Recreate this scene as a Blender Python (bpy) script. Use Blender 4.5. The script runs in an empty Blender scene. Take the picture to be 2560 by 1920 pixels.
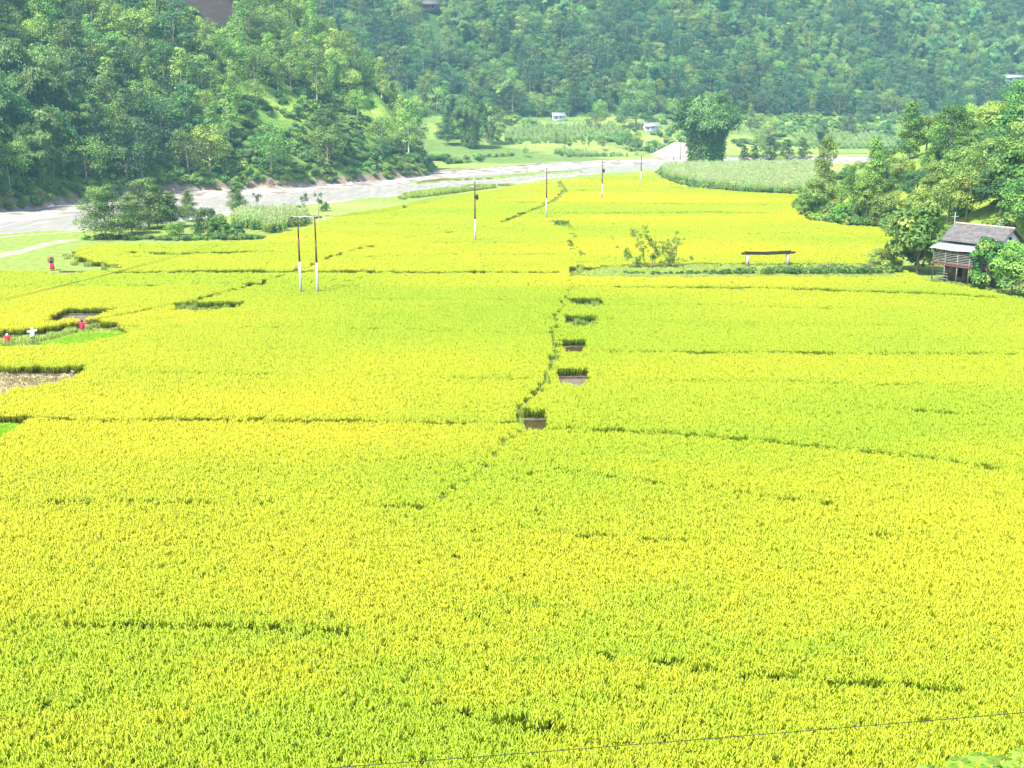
import bpy, math, random
import numpy as np
from mathutils import Vector, Matrix

random.seed(7)
rng = np.random.default_rng(7)
sc = bpy.context.scene
C = sc.collection

# ------------------------------------------------------------------ camera, world, sun, exposure
FPX = 2900.0                      # focal length in pixels of the 2560 px wide photograph
CAMZ = 20.0
PITCH = math.atan(700.0 / FPX)
cam_d = bpy.data.cameras.new('camera')
cam = bpy.data.objects.new('camera', cam_d)
C.objects.link(cam)
cam.location = (0, 0, CAMZ)
cam.rotation_euler = (math.pi / 2 - PITCH, 0, 0)
cam_d.sensor_width = 36.0
cam_d.lens = 36.0 * FPX / 2560.0
cam_d.clip_start = 0.2
cam_d.clip_end = 4000.0
sc.camera = cam

SUN_EL, SUN_AZ = math.radians(56), math.radians(-142)      # azimuth measured from +Y, towards +X
world = bpy.data.worlds.new('World')
sc.world = world
world.use_nodes = True
wn = world.node_tree
bg = wn.nodes['Background']
sky = wn.nodes.new('ShaderNodeTexSky')
sky.sky_type = 'NISHITA'
sky.sun_disc = False
sky.sun_elevation = SUN_EL
sky.sun_rotation = SUN_AZ
sky.dust_density = 2.0
wn.links.new(sky.outputs[0], bg.inputs[0])
bg.inputs[1].default_value = 0.13
sun_d = bpy.data.lights.new('sun', 'SUN')
sun_d.energy = 4.2
sun_d.angle = math.radians(1.5)
sun_d.color = (1.0, 0.95, 0.86)
sun = bpy.data.objects.new('sun', sun_d)
C.objects.link(sun)
sdir = Vector((math.sin(SUN_AZ) * math.cos(SUN_EL), math.cos(SUN_AZ) * math.cos(SUN_EL), math.sin(SUN_EL)))
sun.rotation_euler = sdir.to_track_quat('Z', 'Y').to_euler()
sun.location = (0, 0, 200)
sc.view_settings.view_transform = 'Standard'
sc.view_settings.look = 'None'
sc.view_settings.exposure = 1.74
sc.view_settings.gamma = 1.0
sc.view_settings.use_curve_mapping = False

# ------------------------------------------------------------------ pixels of the photograph -> ground points
cp, sp = math.cos(PITCH), math.sin(PITCH)


def plane(u, v, z=0.0):
    dx = u - 1280.0
    dy = FPX * cp + (960.0 - v) * sp
    dz = -FPX * sp + (960.0 - v) * cp
    t = (z - CAMZ) / dz
    return (dx * t, dy * t)


def at_dist(u, v, y):
    """the point on the ray of (u, v) that lies y metres in front of the camera"""
    dx = u - 1280.0
    dy = FPX * cp + (960.0 - v) * sp
    dz = -FPX * sp + (960.0 - v) * cp
    t = y / dy
    return (dx * t, y, CAMZ + dz * t)


def project(x, y, z):
    z = z - CAMZ
    f = y * cp - z * sp
    upv = y * sp + z * cp
    f = np.maximum(f, 0.1)
    return 1280 + FPX * x / f, 960 - FPX * upv / f, FPX / f


# ------------------------------------------------------------------ helpers: noise, polygons
_ng = {}


def vnoise(x, y, scale, seed=0):
    """smooth value noise in 0..1"""
    if seed not in _ng:
        _ng[seed] = np.random.default_rng(1000 + seed).random((256, 256))
    g = _ng[seed]
    x = np.asarray(x, float) / scale + 500.3
    y = np.asarray(y, float) / scale + 500.7
    xi = np.floor(x).astype(int)
    yi = np.floor(y).astype(int)
    fx = x - xi
    fy = y - yi
    fx = fx * fx * (3 - 2 * fx)
    fy = fy * fy * (3 - 2 * fy)
    a = g[xi % 256, yi % 256]
    b = g[(xi + 1) % 256, yi % 256]
    c = g[xi % 256, (yi + 1) % 256]
    d = g[(xi + 1) % 256, (yi + 1) % 256]
    return (a * (1 - fx) + b * fx) * (1 - fy) + (c * (1 - fx) + d * fx) * fy


def fbm(x, y, scale, seed=0, n=3):
    s, a, t = 0, 1.0, 0
    for i in range(n):
        s = s + a * vnoise(x, y, scale / 2 ** i, seed + i)
        t += a
        a *= 0.5
    return s / t


def inpoly(x, y, poly):
    x = np.asarray(x, float)
    y = np.asarray(y, float)
    r = np.zeros(np.broadcast(x, y).shape, bool)
    n = len(poly)
    for i in range(n):
        x0, y0 = poly[i]
        x1, y1 = poly[(i + 1) % n]
        if y0 == y1:
            continue
        c = ((y0 > y) != (y1 > y)) & (x < (x1 - x0) * (y - y0) / (y1 - y0) + x0)
        r ^= c
    return r


def pdist(x, y, line):
    """distance to a polyline"""
    x = np.asarray(x, float)
    y = np.asarray(y, float)
    best = np.full(np.broadcast(x, y).shape, 1e9)
    for (x0, y0), (x1, y1) in zip(line[:-1], line[1:]):
        dx, dy = x1 - x0, y1 - y0
        t = np.clip(((x - x0) * dx + (y - y0) * dy) / (dx * dx + dy * dy + 1e-9), 0, 1)
        best = np.minimum(best, np.hypot(x - x0 - t * dx, y - y0 - t * dy))
    return best


def sstep(a, b, x):
    t = np.clip((x - a) / (b - a), 0, 1)
    return t * t * (3 - 2 * t)


# ------------------------------------------------------------------ terrain
ZR = -1.0       # river level
far_bank_px = [(-260, 560), (0, 529), (81, 517), (203, 504), (415, 478), (610, 472), (732, 464), (900, 453), (1060, 437),
               (1223, 425), (1370, 413), (1638, 401), (1700, 400), (2000, 396), (2600, 390)]
near_bank_px = [(-260, 610), (0, 590), (203, 576), (407, 560), (610, 527), (900, 499), (1028, 484), (1211, 468), (1304, 452),
                (1410, 443), (1508, 435), (1618, 427), (1760, 419), (2000, 412), (2600, 404)]
FB = [plane(u, v, ZR) for u, v in far_bank_px]
NB = [plane(u, v, ZR) for u, v in near_bank_px]
river_poly = NB + FB[::-1]
ISL = [plane(u, v, ZR) for u, v in [(1045, 458), (1120, 450), (1230, 446), (1330, 436), (1440, 430)]]
# wooded hill beyond the river: base line A, flank line B
LA = [(-150, 120), (-122, 180), (-100, 226), (-93, 250), (-83, 277), (-68, 289), (-56, 298), (-41, 318), (-26, 344)]
hill_poly = LA + [(-24, 375), (-48, 430), (-130, 520), (-300, 600), (-600, 640), (-600, 120)]
LB = [(-26, 344), (-24, 375), (-48, 430), (-130, 520), (-300, 600), (-600, 640)]


BY0, BY1 = plane(1640, 691, 0.85)[1], plane(1640, 663, 0.5)[1]
BX0, BX1 = plane(1425, 680, 0.3)[0], plane(2250, 680, 0.5)[0]


def hill_left(x, y):
    ins = inpoly(x, y, hill_poly)
    dA = pdist(x, y, LA)
    dB = pdist(x, y, LB)
    h = np.minimum(dA * 0.74, dB * 1.25)
    h = h * (0.9 + 0.25 * fbm(x, y, 40, 3))
    bank = np.minimum(dA, dB)
    return np.where(ins, h + np.minimum(bank, 1.5) * 0.7, 0.0)


def xedge(y):
    return np.interp(y, [90, 118, 140, 152, 160, 190, 206, 225, 260, 300, 340], [66, 64, 63, 60, 55, 61, 53, 55, 66, 96, 150])


def knoll(x, y):
    d = x - xedge(y)
    h = np.where(d > 0, 17 * (1 - np.exp(-d * 0.6 / 17.0)) + 0.07 * d, 0.0)
    h = h * sstep(345, 300, y) * (0.85 + 0.3 * fbm(x, y, 20, 9))
    return h


def foot_y(x):
    return 545 + 0.33 * (x + 20) + 14 * (vnoise(x, 0, 60, 21) - 0.5)


FBx = np.array([p[0] for p in FB[7:]])
FBy = np.array([p[1] for p in FB[7:]])
HEAPC = plane(1690, 398, ZR)


def far_side(x, y):
    """valley floor and far hill beyond the river"""
    yb = np.interp(x, FBx, FBy)
    yf = foot_y(x)
    t = np.clip((y - yb - 30) / np.maximum(yf - yb - 30, 10), 0, None)
    up = 15.0 * np.clip(t, 0, 1) ** 1.2
    terr = np.floor(up / 1.1) * 1.1 + 1.1 * sstep(0.75, 1.0, up / 1.1 - np.floor(up / 1.1))
    up = np.where(t < 1, terr, 15.0)
    hill = np.maximum(y - yf, 0) * (0.68 + 0.25 * (fbm(x, y, 90, 31) - 0.5)) + 10 * (fbm(x, y, 45, 35) - 0.5) * sstep(0, 40, y - yf)
    h = up + np.maximum(hill, 0) + 0.6 * sstep(0, 1.5, y - yb)
    heap = 6.6 * np.exp(-(np.abs(x - HEAPC[0] - 1.5) / np.where(x < HEAPC[0] + 1.5, 7.5, 9.0)) ** 1.5 - ((y - HEAPC[1] - 7) / 6.0) ** 2)
    heap = heap * (0.7 + 0.6 * fbm(x, y, 4, 41))
    return np.where(y > yb - 2, h + heap - 0.6, heap * 0.3)


def Z(x, y):
    x = np.asarray(x, float)
    y = np.asarray(y, float)
    x, y = np.broadcast_arrays(x, y)
    z = np.zeros(x.shape)
    z = z + np.maximum(0, 26 - y) * 0.75 * (y < 26) * 1.0
    z = np.minimum(z, 18.4 + 0.02 * np.abs(y))
    dn = pdist(x, y, NB)
    inr = inpoly(x, y, river_poly)
    dfb = pdist(x, y, FB)
    beyond = inpoly(x, y, [(p[0], p[1]) for p in FB] + [(900, 460), (900, 1500), (-900, 1500), (-900, 100), (-250, 150)])
    bed = ZR - 0.5 * sstep(0, 6, np.minimum(dn, dfb)) + 1.1 * (fbm(x * 0.6 + y * 0.3, y, 18, 51) - 0.42) + 0.75 * sstep(0.42, 0.25, dfb / (dfb + dn + 0.01))
    isl = sstep(3.2, 1.6, pdist(x, y, ISL) + 1.2 * (fbm(x, y, 5, 57) - 0.5))
    bed = bed * (1 - isl) + (ZR + 0.55) * isl
    z = np.where(inr, bed, z)
    z = np.where(~inr & ~beyond & (y > 60), z - 0.9 * sstep(7, 0, dn), z)
    z = np.where(beyond, np.maximum(far_side(x, y), 0) - 0.35 * sstep(1.2, 0, dfb) + ZR * 0.3, z)
    band = sstep(BY0 - 0.2, BY0 + 1.2, y) * sstep(BY1 + 0.3, BY1 - 0.3, y) * sstep(BX0, BX0 + 6, x) * sstep(BX1 + 1, BX1 - 1, x)
    z = z + hill_left(x, y) + knoll(x, y) + 0.5 * band
    return z


# ------------------------------------------------------------------ paddies: bund lines, notches, outline (photo pixels at the height of the ears)
RT = 0.85
DIV = [(1395, 455), (1412, 480), (1380, 510), (1290, 545), (1255, 560)]
DIV1 = [(1425, 560), (1438, 590), (1425, 610), (1452, 640), (1456, 670), (1435, 688)]
DIV2 = [(1420, 688), (1430, 717), (1408, 764), (1385, 810), (1386, 862), (1385, 914), (1350, 984), (1300, 1030), (1284, 1059)]
DIV3 = [(1319, 1080), (1261, 1117), (1238, 1151), (1180, 1203), (1088, 1267), (980, 1330)]
DIVL = [(0, 860), (120, 840), (210, 815), (330, 790), (430, 768), (480, 760), (700, 700), (725, 690), (850, 640), (1010, 600), (1130, 585)]
# (polyline, visible height of the row behind it in metres, grassy?)
LINES = [
    ([(0, 1575), (150, 1560), (400, 1572), (700, 1580), (900, 1592)], 0.30, 0),
    ([(1500, 1650), (1569, 1658), (1700, 1668), (1850, 1695), (2100, 1705), (2300, 1725), (2560, 1752)], 0.26, 0),
    ([(1020, 1760), (1200, 1795), (1440, 1845), (1500, 1850)], 0.20, 0),
    ([(60, 1752), (140, 1760)], 0.6, 0),
    ([(0, 1270), (300, 1262), (700, 1268), (1080, 1275)], 0.10, 0),
    ([(1310, 1195), (1390, 1180), (1500, 1195), (1692, 1219), (1900, 1245), (2106, 1270)], 0.10, 0),
    ([(1290, 1325), (1400, 1340), (1650, 1355), (1850, 1362)], 0.22, 0),
    ([(2050, 1330), (2300, 1350), (2560, 1380)], 0.18, 0),
    ([(1370, 1075), (1418, 1075), (1673, 1085), (1915, 1107), (2202, 1135), (2361, 1156), (2560, 1187)], 0.30, 0),
    ([(2470, 1120), (2560, 1150)], 0.45, 0),
    ([(2170, 1022), (2450, 1045)], 0.3, 0),
    ([(90, 1055), (500, 1052), (900, 1058), (1290, 1064)], 0.28, 0),
    ([(240, 935), (700, 945), (1150, 950), (1340, 952)], 0.10, 0),
    ([(1480, 956), (1900, 958), (2560, 975)], 0.16, 0),
    ([(1470, 882), (1900, 885), (2300, 890), (2560, 890)], 0.26, 0),
    ([(300, 822), (700, 824), (1060, 830), (1370, 838)], 0.12, 0),
    ([(0, 722), (300, 718), (640, 716), (800, 712)], 0.12, 0),
    ([(700, 755), (1000, 752), (1400, 756)], 0.15, 0),
    ([(1500, 800), (1900, 815), (2300, 820)], 0.10, 0),
    ([(1440, 718), (1700, 722), (1900, 722), (2300, 735), (2560, 750)], 0.36, 1),
    ([(1500, 766), (1800, 768), (2560, 792)], 0.12, 0),
    ([(215, 675), (300, 683), (500, 680), (608, 680), (820, 680), (1230, 682), (1435, 684)], 0.42, 1),
    ([(290, 632), (420, 637), (560, 633), (700, 632)], 0.35, 1),
    ([(850, 648), (1000, 642), (1250, 640), (1440, 640)], 0.12, 0),
    ([(1000, 612), (1200, 610), (1420, 612)], 0.14, 0),
    ([(860, 585), (1010, 580), (1190, 585)], 0.12, 0),
    ([(1340, 536), (1550, 534), (1750, 532), (2000, 538)], 0.26, 1),
    ([(850, 560), (1050, 566), (1250, 565)], 0.16, 0),
    ([(1400, 560), (1600, 561)], 0.3, 0),
    ([(1160, 507), (1400, 508), (1660, 511), (1980, 516)], 0.16, 0),
    ([(1420, 478), (1510, 477)], 0.4, 1),
    ([(940, 545), (1150, 530), (1300, 520)], 0.14, 0),
    ([(1230, 458), (1370, 460)], 0.24, 0),
    ([(1460, 456), (1560, 454), (1640, 457)], 0.2, 0),
    ([(1520, 442), (1650, 444)], 0.2, 0),
    ([(1350, 480), (1130, 485)], 0.12, 0),
    ([(1540, 470), (1640, 468), (1800, 480)], 0.18, 0),
    ([(1700, 590), (2000, 586), (2200, 590)], 0.08, 0),
    ([(1450, 594), (1560, 598)], 0.12, 0),
    ([(1690, 588), (1720, 590)], 0.4, 1),
]
BUNDL = [plane(-60, 848, 0.0), plane(0, 845, 0.0), plane(100, 838, 0.0), plane(210, 820, 0.0), plane(300, 824, 0.0), plane(325, 830, 0.85), plane(270, 842, 0.85), plane(210, 856, 0.85), plane(76, 862, 0.85), plane(-60, 868, 0.85)]
PATHBAND = [plane(1425, 688, 0.85), plane(1640, 691, 0.85), plane(2250, 691, 0.85), plane(2250, 663, 0.5), plane(1640, 663, 0.5), plane(1480, 670, 0.5), plane(1425, 676, 0.3)]
# gaps in the rice: u0, u1, stems' foot v, visible front v, kind
NOTCH = [
    (1290, 1372, 1050, 1067, 'water'), (1386, 1470, 944, 954, 'pale'), (1398, 1462, 868, 876, 'water'),
    (1420, 1508, 762, 765, 'grass'), (1405, 1494, 807, 812, 'grass'), (450, 622, 771, 773, 'grass'),
    (168, 296, 787, 798, 'mud'), (-40, 232, 938, 974, 'straw'), (-40, 98, 1066, 1104, 'seedling'),
    (1376, 1425, 562, 564, 'grass'), (150, 262, 680, 684, 'mud'),
]
SEED_TRI = [(76, 858), (190, 836), (300, 828), (285, 836), (200, 853), (150, 862), (80, 866)]
OUT = [(-700, 676), (0, 674), (180, 676), (330, 668), (200, 640), (185, 622), (250, 608), (430, 606), (650, 600), (720, 578), (790, 560), (850, 537), (960, 520),
       (1030, 506), (1150, 484), (1240, 473), (1300, 460), (1510, 441), (1622, 434), (1665, 452), (1710, 466), (1850, 478),
       (2010, 486), (2010, 545), (2100, 560), (2200, 568), (2245, 580), (2245, 672), (2330, 700), (2450, 722), (2560, 745), (2900, 800)]
out_w = [plane(u, v, RT) for u, v in OUT] + [(60, 27), (-45, 27), (-90, 60)]


def wline(l, z=RT):
    return [plane(u, v, z) for u, v in l]


def ground_to_uv(x, y, z=RT):
    u, v, s = project(x, y, z)
    return u, v


gap_lines = []
for l, vis, grassy in LINES:
    w = wline(l, 0.5)
    gap_lines.append((np.array([p[0] for p in w]), np.array([p[1] for p in w]), vis, grassy))


def gap_at(x, y):
    """(gap?, just behind a gap?)"""
    gap = np.zeros(x.shape, bool)
    behind = np.zeros(x.shape, bool)
    for gx, gy, vis, grassy in gap_lines:
        o = np.argsort(gx)
        gx, gy = gx[o], gy[o]
        dm = float(gy.mean())
        g = max(0.8 * vis * dm / 19.1, 0.45)
        yy = np.interp(x, gx, gy)
        wob = (vnoise(x, y, max(dm * 0.02, 1.0), 77) - 0.5) * g * 0.5
        ins = (x > gx[0]) & (x < gx[-1])
        # ends taper
        tap = np.minimum(np.clip((x - gx[0]) / (0.05 * dm), 0, 1), np.clip((gx[-1] - x) / (0.05 * dm), 0, 1))
        brk = 1.0 if vis > 0.25 else np.clip(vnoise(x, y * 0, dm * 0.05, 78) * 2.2 - 0.3, 0, 1)
        gg = g * (0.35 + 0.65 * tap) * brk
        gap |= ins & (y < yy + wob) & (y > yy + wob - gg)
        behind |= ins & (y >= yy + wob) & (y < yy + wob + 1.0)
    for dl, wd in ((DIV, 0.8), (DIV1, 0.40), (DIV2, 0.24), (DIV3, 0.17), (DIVL, 0.45)):
        w = wline(dl, 0.4)
        gap |= (pdist(x, y, w) < wd * (0.5 + 1.0 * vnoise(x, y, 1.6, 79)))
    for u0, u1, vb, vf, k in NOTCH:
        x0, y1 = plane(u0, vb, 0)
        x1, _ = plane(u1, vb, 0)
        _, y0 = plane(u0, vf, RT)
        q_ = np.abs(2 * (x - (x0 + x1) / 2) / (x1 - x0))
        gap |= (q_ < 1 + 0.12 * (vnoise(x, y, 0.8, 83) - 0.5)) & (y > y0 + (y1 - y0) * (0.5 * q_ ** 5 + 0.35 * (vnoise(x, y, 1.3, 84) - 0.5))) & (y < y1)
        behind |= (x > x0) & (x < x1) & (y > y1) & (y < y1 + 1.2)
    tri = [plane(u, v, 0.3) for u, v in SEED_TRI]
    gap |= inpoly(x, y, tri) | inpoly(x, y, PATHBAND) | inpoly(x, y, BUNDL)
    return gap, behind


# ------------------------------------------------------------------ materials
def new_mat(name):
    m = bpy.data.materials.new(name)
    m.use_nodes = True
    nt = m.node_tree
    for n in list(nt.nodes):
        nt.nodes.remove(n)
    return m, nt, nt.nodes, nt.links


def simple(name, c, rough=0.8, var=0.25, scale=3.0, metal=0.0, bump=0.0, spec=0.3):
    """a noise-mottled surface"""
    m, nt, N, L = new_mat(name)
    o = N.new('ShaderNodeOutputMaterial')
    b = N.new('ShaderNodeBsdfPrincipled')
    b.inputs['Roughness'].default_value = rough
    b.inputs['Metallic'].default_value = metal
    b.inputs['Specular IOR Level'].default_value = spec
    g = N.new('ShaderNodeNewGeometry')
    t = N.new('ShaderNodeTexNoise')
    t.inputs['Scale'].default_value = scale
    t.inputs['Detail'].default_value = 5
    L.new(g.outputs['Position'], t.inputs['Vector'])
    r = N.new('ShaderNodeValToRGB')
    r.color_ramp.elements[0].position = 0.3
    r.color_ramp.elements[1].position = 0.7
    r.color_ramp.elements[0].color = tuple(x * (1 - var) for x in c) + (1,)
    r.color_ramp.elements[1].color = tuple(min(1, x * (1 + var)) for x in c) + (1,)
    L.new(t.outputs[0], r.inputs[0])
    L.new(r.outputs[0], b.inputs['Base Color'])
    if bump:
        bp = N.new('ShaderNodeBump')
        bp.inputs['Strength'].default_value = bump
        L.new(t.outputs[0], bp.inputs['Height'])
        L.new(bp.outputs[0], b.inputs['Normal'])
    L.new(b.outputs[0], o.inputs[0])
    return m


def leaf_mat(name, ca, cb, cc, transl=0.3, hue=0.03, objvar=0.35, pale=0.0):
    """foliage: colour from the leaf clump's own tint (attribute) and a per-plant variation"""
    m, nt, N, L = new_mat(name)
    o = N.new('ShaderNodeOutputMaterial')
    a = N.new('ShaderNodeAttribute')
    a.attribute_name = 'tint'
    r = N.new('ShaderNodeValToRGB')
    e = r.color_ramp.elements
    e[0].position, e[1].position = 0.0, 1.0
    e[0].color = ca + (1,)
    e[1].color = cc + (1,)
    k = e.new(0.5)
    k.color = cb + (1,)
    L.new(a.outputs['Fac'], r.inputs[0])
    oi = N.new('ShaderNodeObjectInfo')
    hs = N.new('ShaderNodeHueSaturation')
    mh = N.new('ShaderNodeMapRange')
    mh.inputs['To Min'].default_value = 0.5 - hue
    mh.inputs['To Max'].default_value = 0.5 + hue
    L.new(oi.outputs['Random'], mh.inputs['Value'])
    L.new(mh.outputs[0], hs.inputs['Hue'])
    wn_ = N.new('ShaderNodeTexWhiteNoise')
    wn_.noise_dimensions = '1D'
    L.new(oi.outputs['Random'], wn_.inputs['W'])
    mv = N.new('ShaderNodeMapRange')
    mv.inputs['To Min'].default_value = 1.0 - objvar
    mv.inputs['To Max'].default_value = 1.0 + objvar
    L.new(wn_.outputs['Value'], mv.inputs['Value'])
    L.new(mv.outputs[0], hs.inputs['Value'])
    L.new(r.outputs[0], hs.inputs['Color'])
    d = N.new('ShaderNodeBsdfPrincipled')
    d.inputs['Roughness'].default_value = 0.55
    d.inputs['Specular IOR Level'].default_value = 0.25
    t = N.new('ShaderNodeBsdfTranslucent')
    mx = N.new('ShaderNodeMixShader')
    mx.inputs[0].default_value = transl
    L.new(hs.outputs[0], d.inputs['Base Color'])
    L.new(hs.outputs[0], t.inputs['Color'])
    L.new(d.outputs[0], mx.inputs[1])
    L.new(t.outputs[0], mx.inputs[2])
    L.new(mx.outputs[0], o.inputs[0])
    return m


M = {}
M['bark'] = simple('bark', (0.22, 0.18, 0.13), 0.9, 0.4, 6)
M['pale_bark'] = simple('pale_bark', (0.55, 0.50, 0.42), 0.85, 0.35, 4)
M['leaf_mid'] = leaf_mat('leaf_mid', (0.045, 0.11, 0.026), (0.12, 0.23, 0.046), (0.30, 0.42, 0.085))
M['leaf_dark'] = leaf_mat('leaf_dark', (0.02, 0.07, 0.026), (0.062, 0.145, 0.045), (0.19, 0.30, 0.08))
M['leaf_light'] = leaf_mat('leaf_light', (0.08, 0.165, 0.024), (0.18, 0.31, 0.05), (0.36, 0.46, 0.09))
M['leaf_grey'] = leaf_mat('leaf_grey', (0.03, 0.08, 0.025), (0.085, 0.165, 0.042), (0.24, 0.34, 0.07))
M['leaf_river'] = leaf_mat('leaf_river', (0.05, 0.11, 0.03), (0.12, 0.21, 0.05), (0.28, 0.38, 0.09), objvar=0.15, hue=0.015)
M['leaf_bamboo'] = leaf_mat('leaf_bamboo', (0.06, 0.14, 0.035), (0.12, 0.24, 0.06), (0.22, 0.36, 0.09))
M['leaf_bamboo_dark'] = leaf_mat('leaf_bamboo_dark', (0.035, 0.10, 0.022), (0.085, 0.19, 0.04), (0.24, 0.38, 0.07), objvar=0.1)
M['leaf_teak'] = leaf_mat('leaf_teak', (0.04, 0.11, 0.025), (0.08, 0.19, 0.03), (0.34, 0.43, 0.09), objvar=0.12)
M['leaf_young'] = leaf_mat('leaf_young', (0.08, 0.16, 0.025), (0.16, 0.28, 0.04), (0.30, 0.42, 0.07), objvar=0.05, hue=0.01)
M['culm'] = simple('culm', (0.16, 0.22, 0.06), 0.6, 0.3, 4)


# ------------------------------------------------------------------ mesh helpers
def mesh_np(name, V, quads=None, tris=None, mats=(), tint=None, col=None, midx=None, smooth=False):
    me = bpy.data.meshes.new(name)
    V = np.asarray(V, np.float32)
    nq = 0 if quads is None else len(quads)
    ntr = 0 if tris is None else len(tris)
    loops = []
    if nq:
        loops.append(np.asarray(quads, np.int32).ravel())
    if ntr:
        loops.append(np.asarray(tris, np.int32).ravel())
    loops = np.concatenate(loops)
    starts = np.concatenate([np.arange(nq) * 4, nq * 4 + np.arange(ntr) * 3]).astype(np.int32)
    me.vertices.add(len(V))
    me.vertices.foreach_set('co', V.ravel())
    me.loops.add(len(loops))
    me.loops.foreach_set('vertex_index', loops)
    me.polygons.add(nq + ntr)
    me.polygons.foreach_set('loop_start', starts)
    for m in mats:
        me.materials.append(m)
    if midx is not None:
        me.polygons.foreach_set('material_index', np.asarray(midx, np.int32))
    if smooth:
        me.polygons.foreach_set('use_smooth', np.ones(nq + ntr, bool))
    if tint is not None:
        at = me.attributes.new('tint', 'FLOAT', 'POINT')
        at.data.foreach_set('value', np.asarray(tint, np.float32))
    if col is not None:
        at = me.attributes.new('col', 'FLOAT_COLOR', 'POINT')
        at.data.foreach_set('color', np.asarray(col, np.float32).ravel())
    me.update(calc_edges=True)
    me.validate()
    return me


def link(name, me, parent=None, loc=(0, 0, 0), rot=(0, 0, 0)):
    o = bpy.data.objects.new(name, me)
    C.objects.link(o)
    o.location = loc
    o.rotation_euler = rot
    if parent is not None:
        o.parent = parent
    return o


def tag(o, label=None, cat=None, group=None, kind=None):
    if label:
        o['label'] = label
    if cat:
        o['category'] = cat
    if group:
        o['group'] = group
    if kind:
        o['kind'] = kind
    return o


def empty(name, loc, rz, label, cat, group=None):
    o = bpy.data.objects.new(name, None)
    o.empty_display_size = 0.5
    C.objects.link(o)
    o.location = loc
    o.rotation_euler = (0, 0, rz)
    return tag(o, label, cat, group)


class MB:
    """collects boxes and tubes into one mesh"""

    def __init__(s):
        s.V, s.Q, s.T = [], [], []

    def add(s, V, Q=(), T=()):
        n = len(s.V)
        s.V += [tuple(v) for v in V]
        s.Q += [tuple(i + n for i in q) for q in Q]
        s.T += [tuple(i + n for i in t) for t in T]

    def box(s, c, size, rot=None):
        hx, hy, hz = size[0] / 2, size[1] / 2, size[2] / 2
        P = [Vector((x, y, z)) for z in (-hz, hz) for y in (-hy, hy) for x in (-hx, hx)]
        if rot is not None:
            P = [rot @ p for p in P]
        P = [p + Vector(c) for p in P]
        s.add(P, [(0, 2, 3, 1), (4, 5, 7, 6), (0, 1, 5, 4), (2, 6, 7, 3), (0, 4, 6, 2), (1, 3, 7, 5)])

    def tube(s, pts, rad, n=6, cap=True):
        pts = [Vector(p) for p in pts]
        if not hasattr(rad, '__len__'):
            rad = [rad] * len(pts)
        V, Q, T = [], [], []
        for i, p in enumerate(pts):
            d = (pts[min(i + 1, len(pts) - 1)] - pts[max(i - 1, 0)]).normalized()
            a = d.orthogonal().normalized() if abs(d.z) < 0.95 else Vector((1, 0, 0)).cross(d).normalized()
            if i and len(V) >= n:
                pa = (V[-n] - pts[i - 1])
                pa = pa - d * pa.dot(d)
                if pa.length > 1e-6:
                    a = pa.normalized()
            b = d.cross(a)
            for k in range(n):
                t = 2 * math.pi * k / n
                V.append(p + (a * math.cos(t) + b * math.sin(t)) * rad[i])
        for i in range(len(pts) - 1):
            for k in range(n):
                Q.append((i * n + k, i * n + (k + 1) % n, (i + 1) * n + (k + 1) % n, (i + 1) * n + k))
        if cap:
            c0, c1 = len(V), len(V) + 1
            V += [pts[0], pts[-1]]
            for k in range(n):
                T.append((c0, (k + 1) % n, k))
                T.append((c1, (len(pts) - 1) * n + k, (len(pts) - 1) * n + (k + 1) % n))
        s.add(V, Q, T)

    def ball(s, c, r, seg=8, rings=6):
        V, Q, T = [], [], []
        c = Vector(c)
        if not hasattr(r, '__len__'):
            r = (r, r, r)
        for i in range(1, rings):
            th = math.pi * i / rings
            for k in range(seg):
                ph = 2 * math.pi * k / seg
                V.append(c + Vector((r[0] * math.sin(th) * math.cos(ph), r[1] * math.sin(th) * math.sin(ph), r[2] * math.cos(th))))
        top, bot = len(V), len(V) + 1
        V += [c + Vector((0, 0, r[2])), c - Vector((0, 0, r[2]))]
        for i in range(rings - 2):
            for k in range(seg):
                Q.append((i * seg + k, (i + 1) * seg + k, (i + 1) * seg + (k + 1) % seg, i * seg + (k + 1) % seg))
        for k in range(seg):
            T.append((top, k, (k + 1) % seg))
            T.append((bot, (rings - 2) * seg + (k + 1) % seg, (rings - 2) * seg + k))
        s.add(V, Q, T)

    def mesh(s, name, mat, smooth=False):
        return mesh_np(name, s.V, s.Q or None, s.T or None, [mat], smooth=smooth)

    def build(s, name, mat, parent=None, smooth=False, loc=(0, 0, 0), rot=(0, 0, 0)):
        return link(name, s.mesh(name, mat, smooth), parent, loc, rot)


def leaf_quads(P, Nrm, size, tint, aspect=0.6, droop=0.0, tang=None, r=rng):
    """one bent rhombus per leaf; P, Nrm (n,3); size (n,)"""
    n = len(P)
    Nn = Nrm / (np.linalg.norm(Nrm, axis=1, keepdims=True) + 1e-9)
    if tang is None:
        tang = r.normal(size=(n, 3))
    tg = tang - Nn * (tang * Nn).sum(1, keepdims=True)
    tg /= (np.linalg.norm(tg, axis=1, keepdims=True) + 1e-9)
    bt = np.cross(Nn, tg)
    s = np.asarray(size)[:, None]
    a = P - tg * s * 0.5
    c = P + tg * s * 0.5 - np.array([0, 0, 1.0]) * s * droop
    b = P + bt * s * 0.5 * aspect
    d = P - bt * s * 0.5 * aspect
    V = np.stack([a, b, c, d], 1).reshape(-1, 3)
    Q = np.arange(4 * n).reshape(-1, 4)
    return V, Q, np.repeat(tint, 4)


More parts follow.
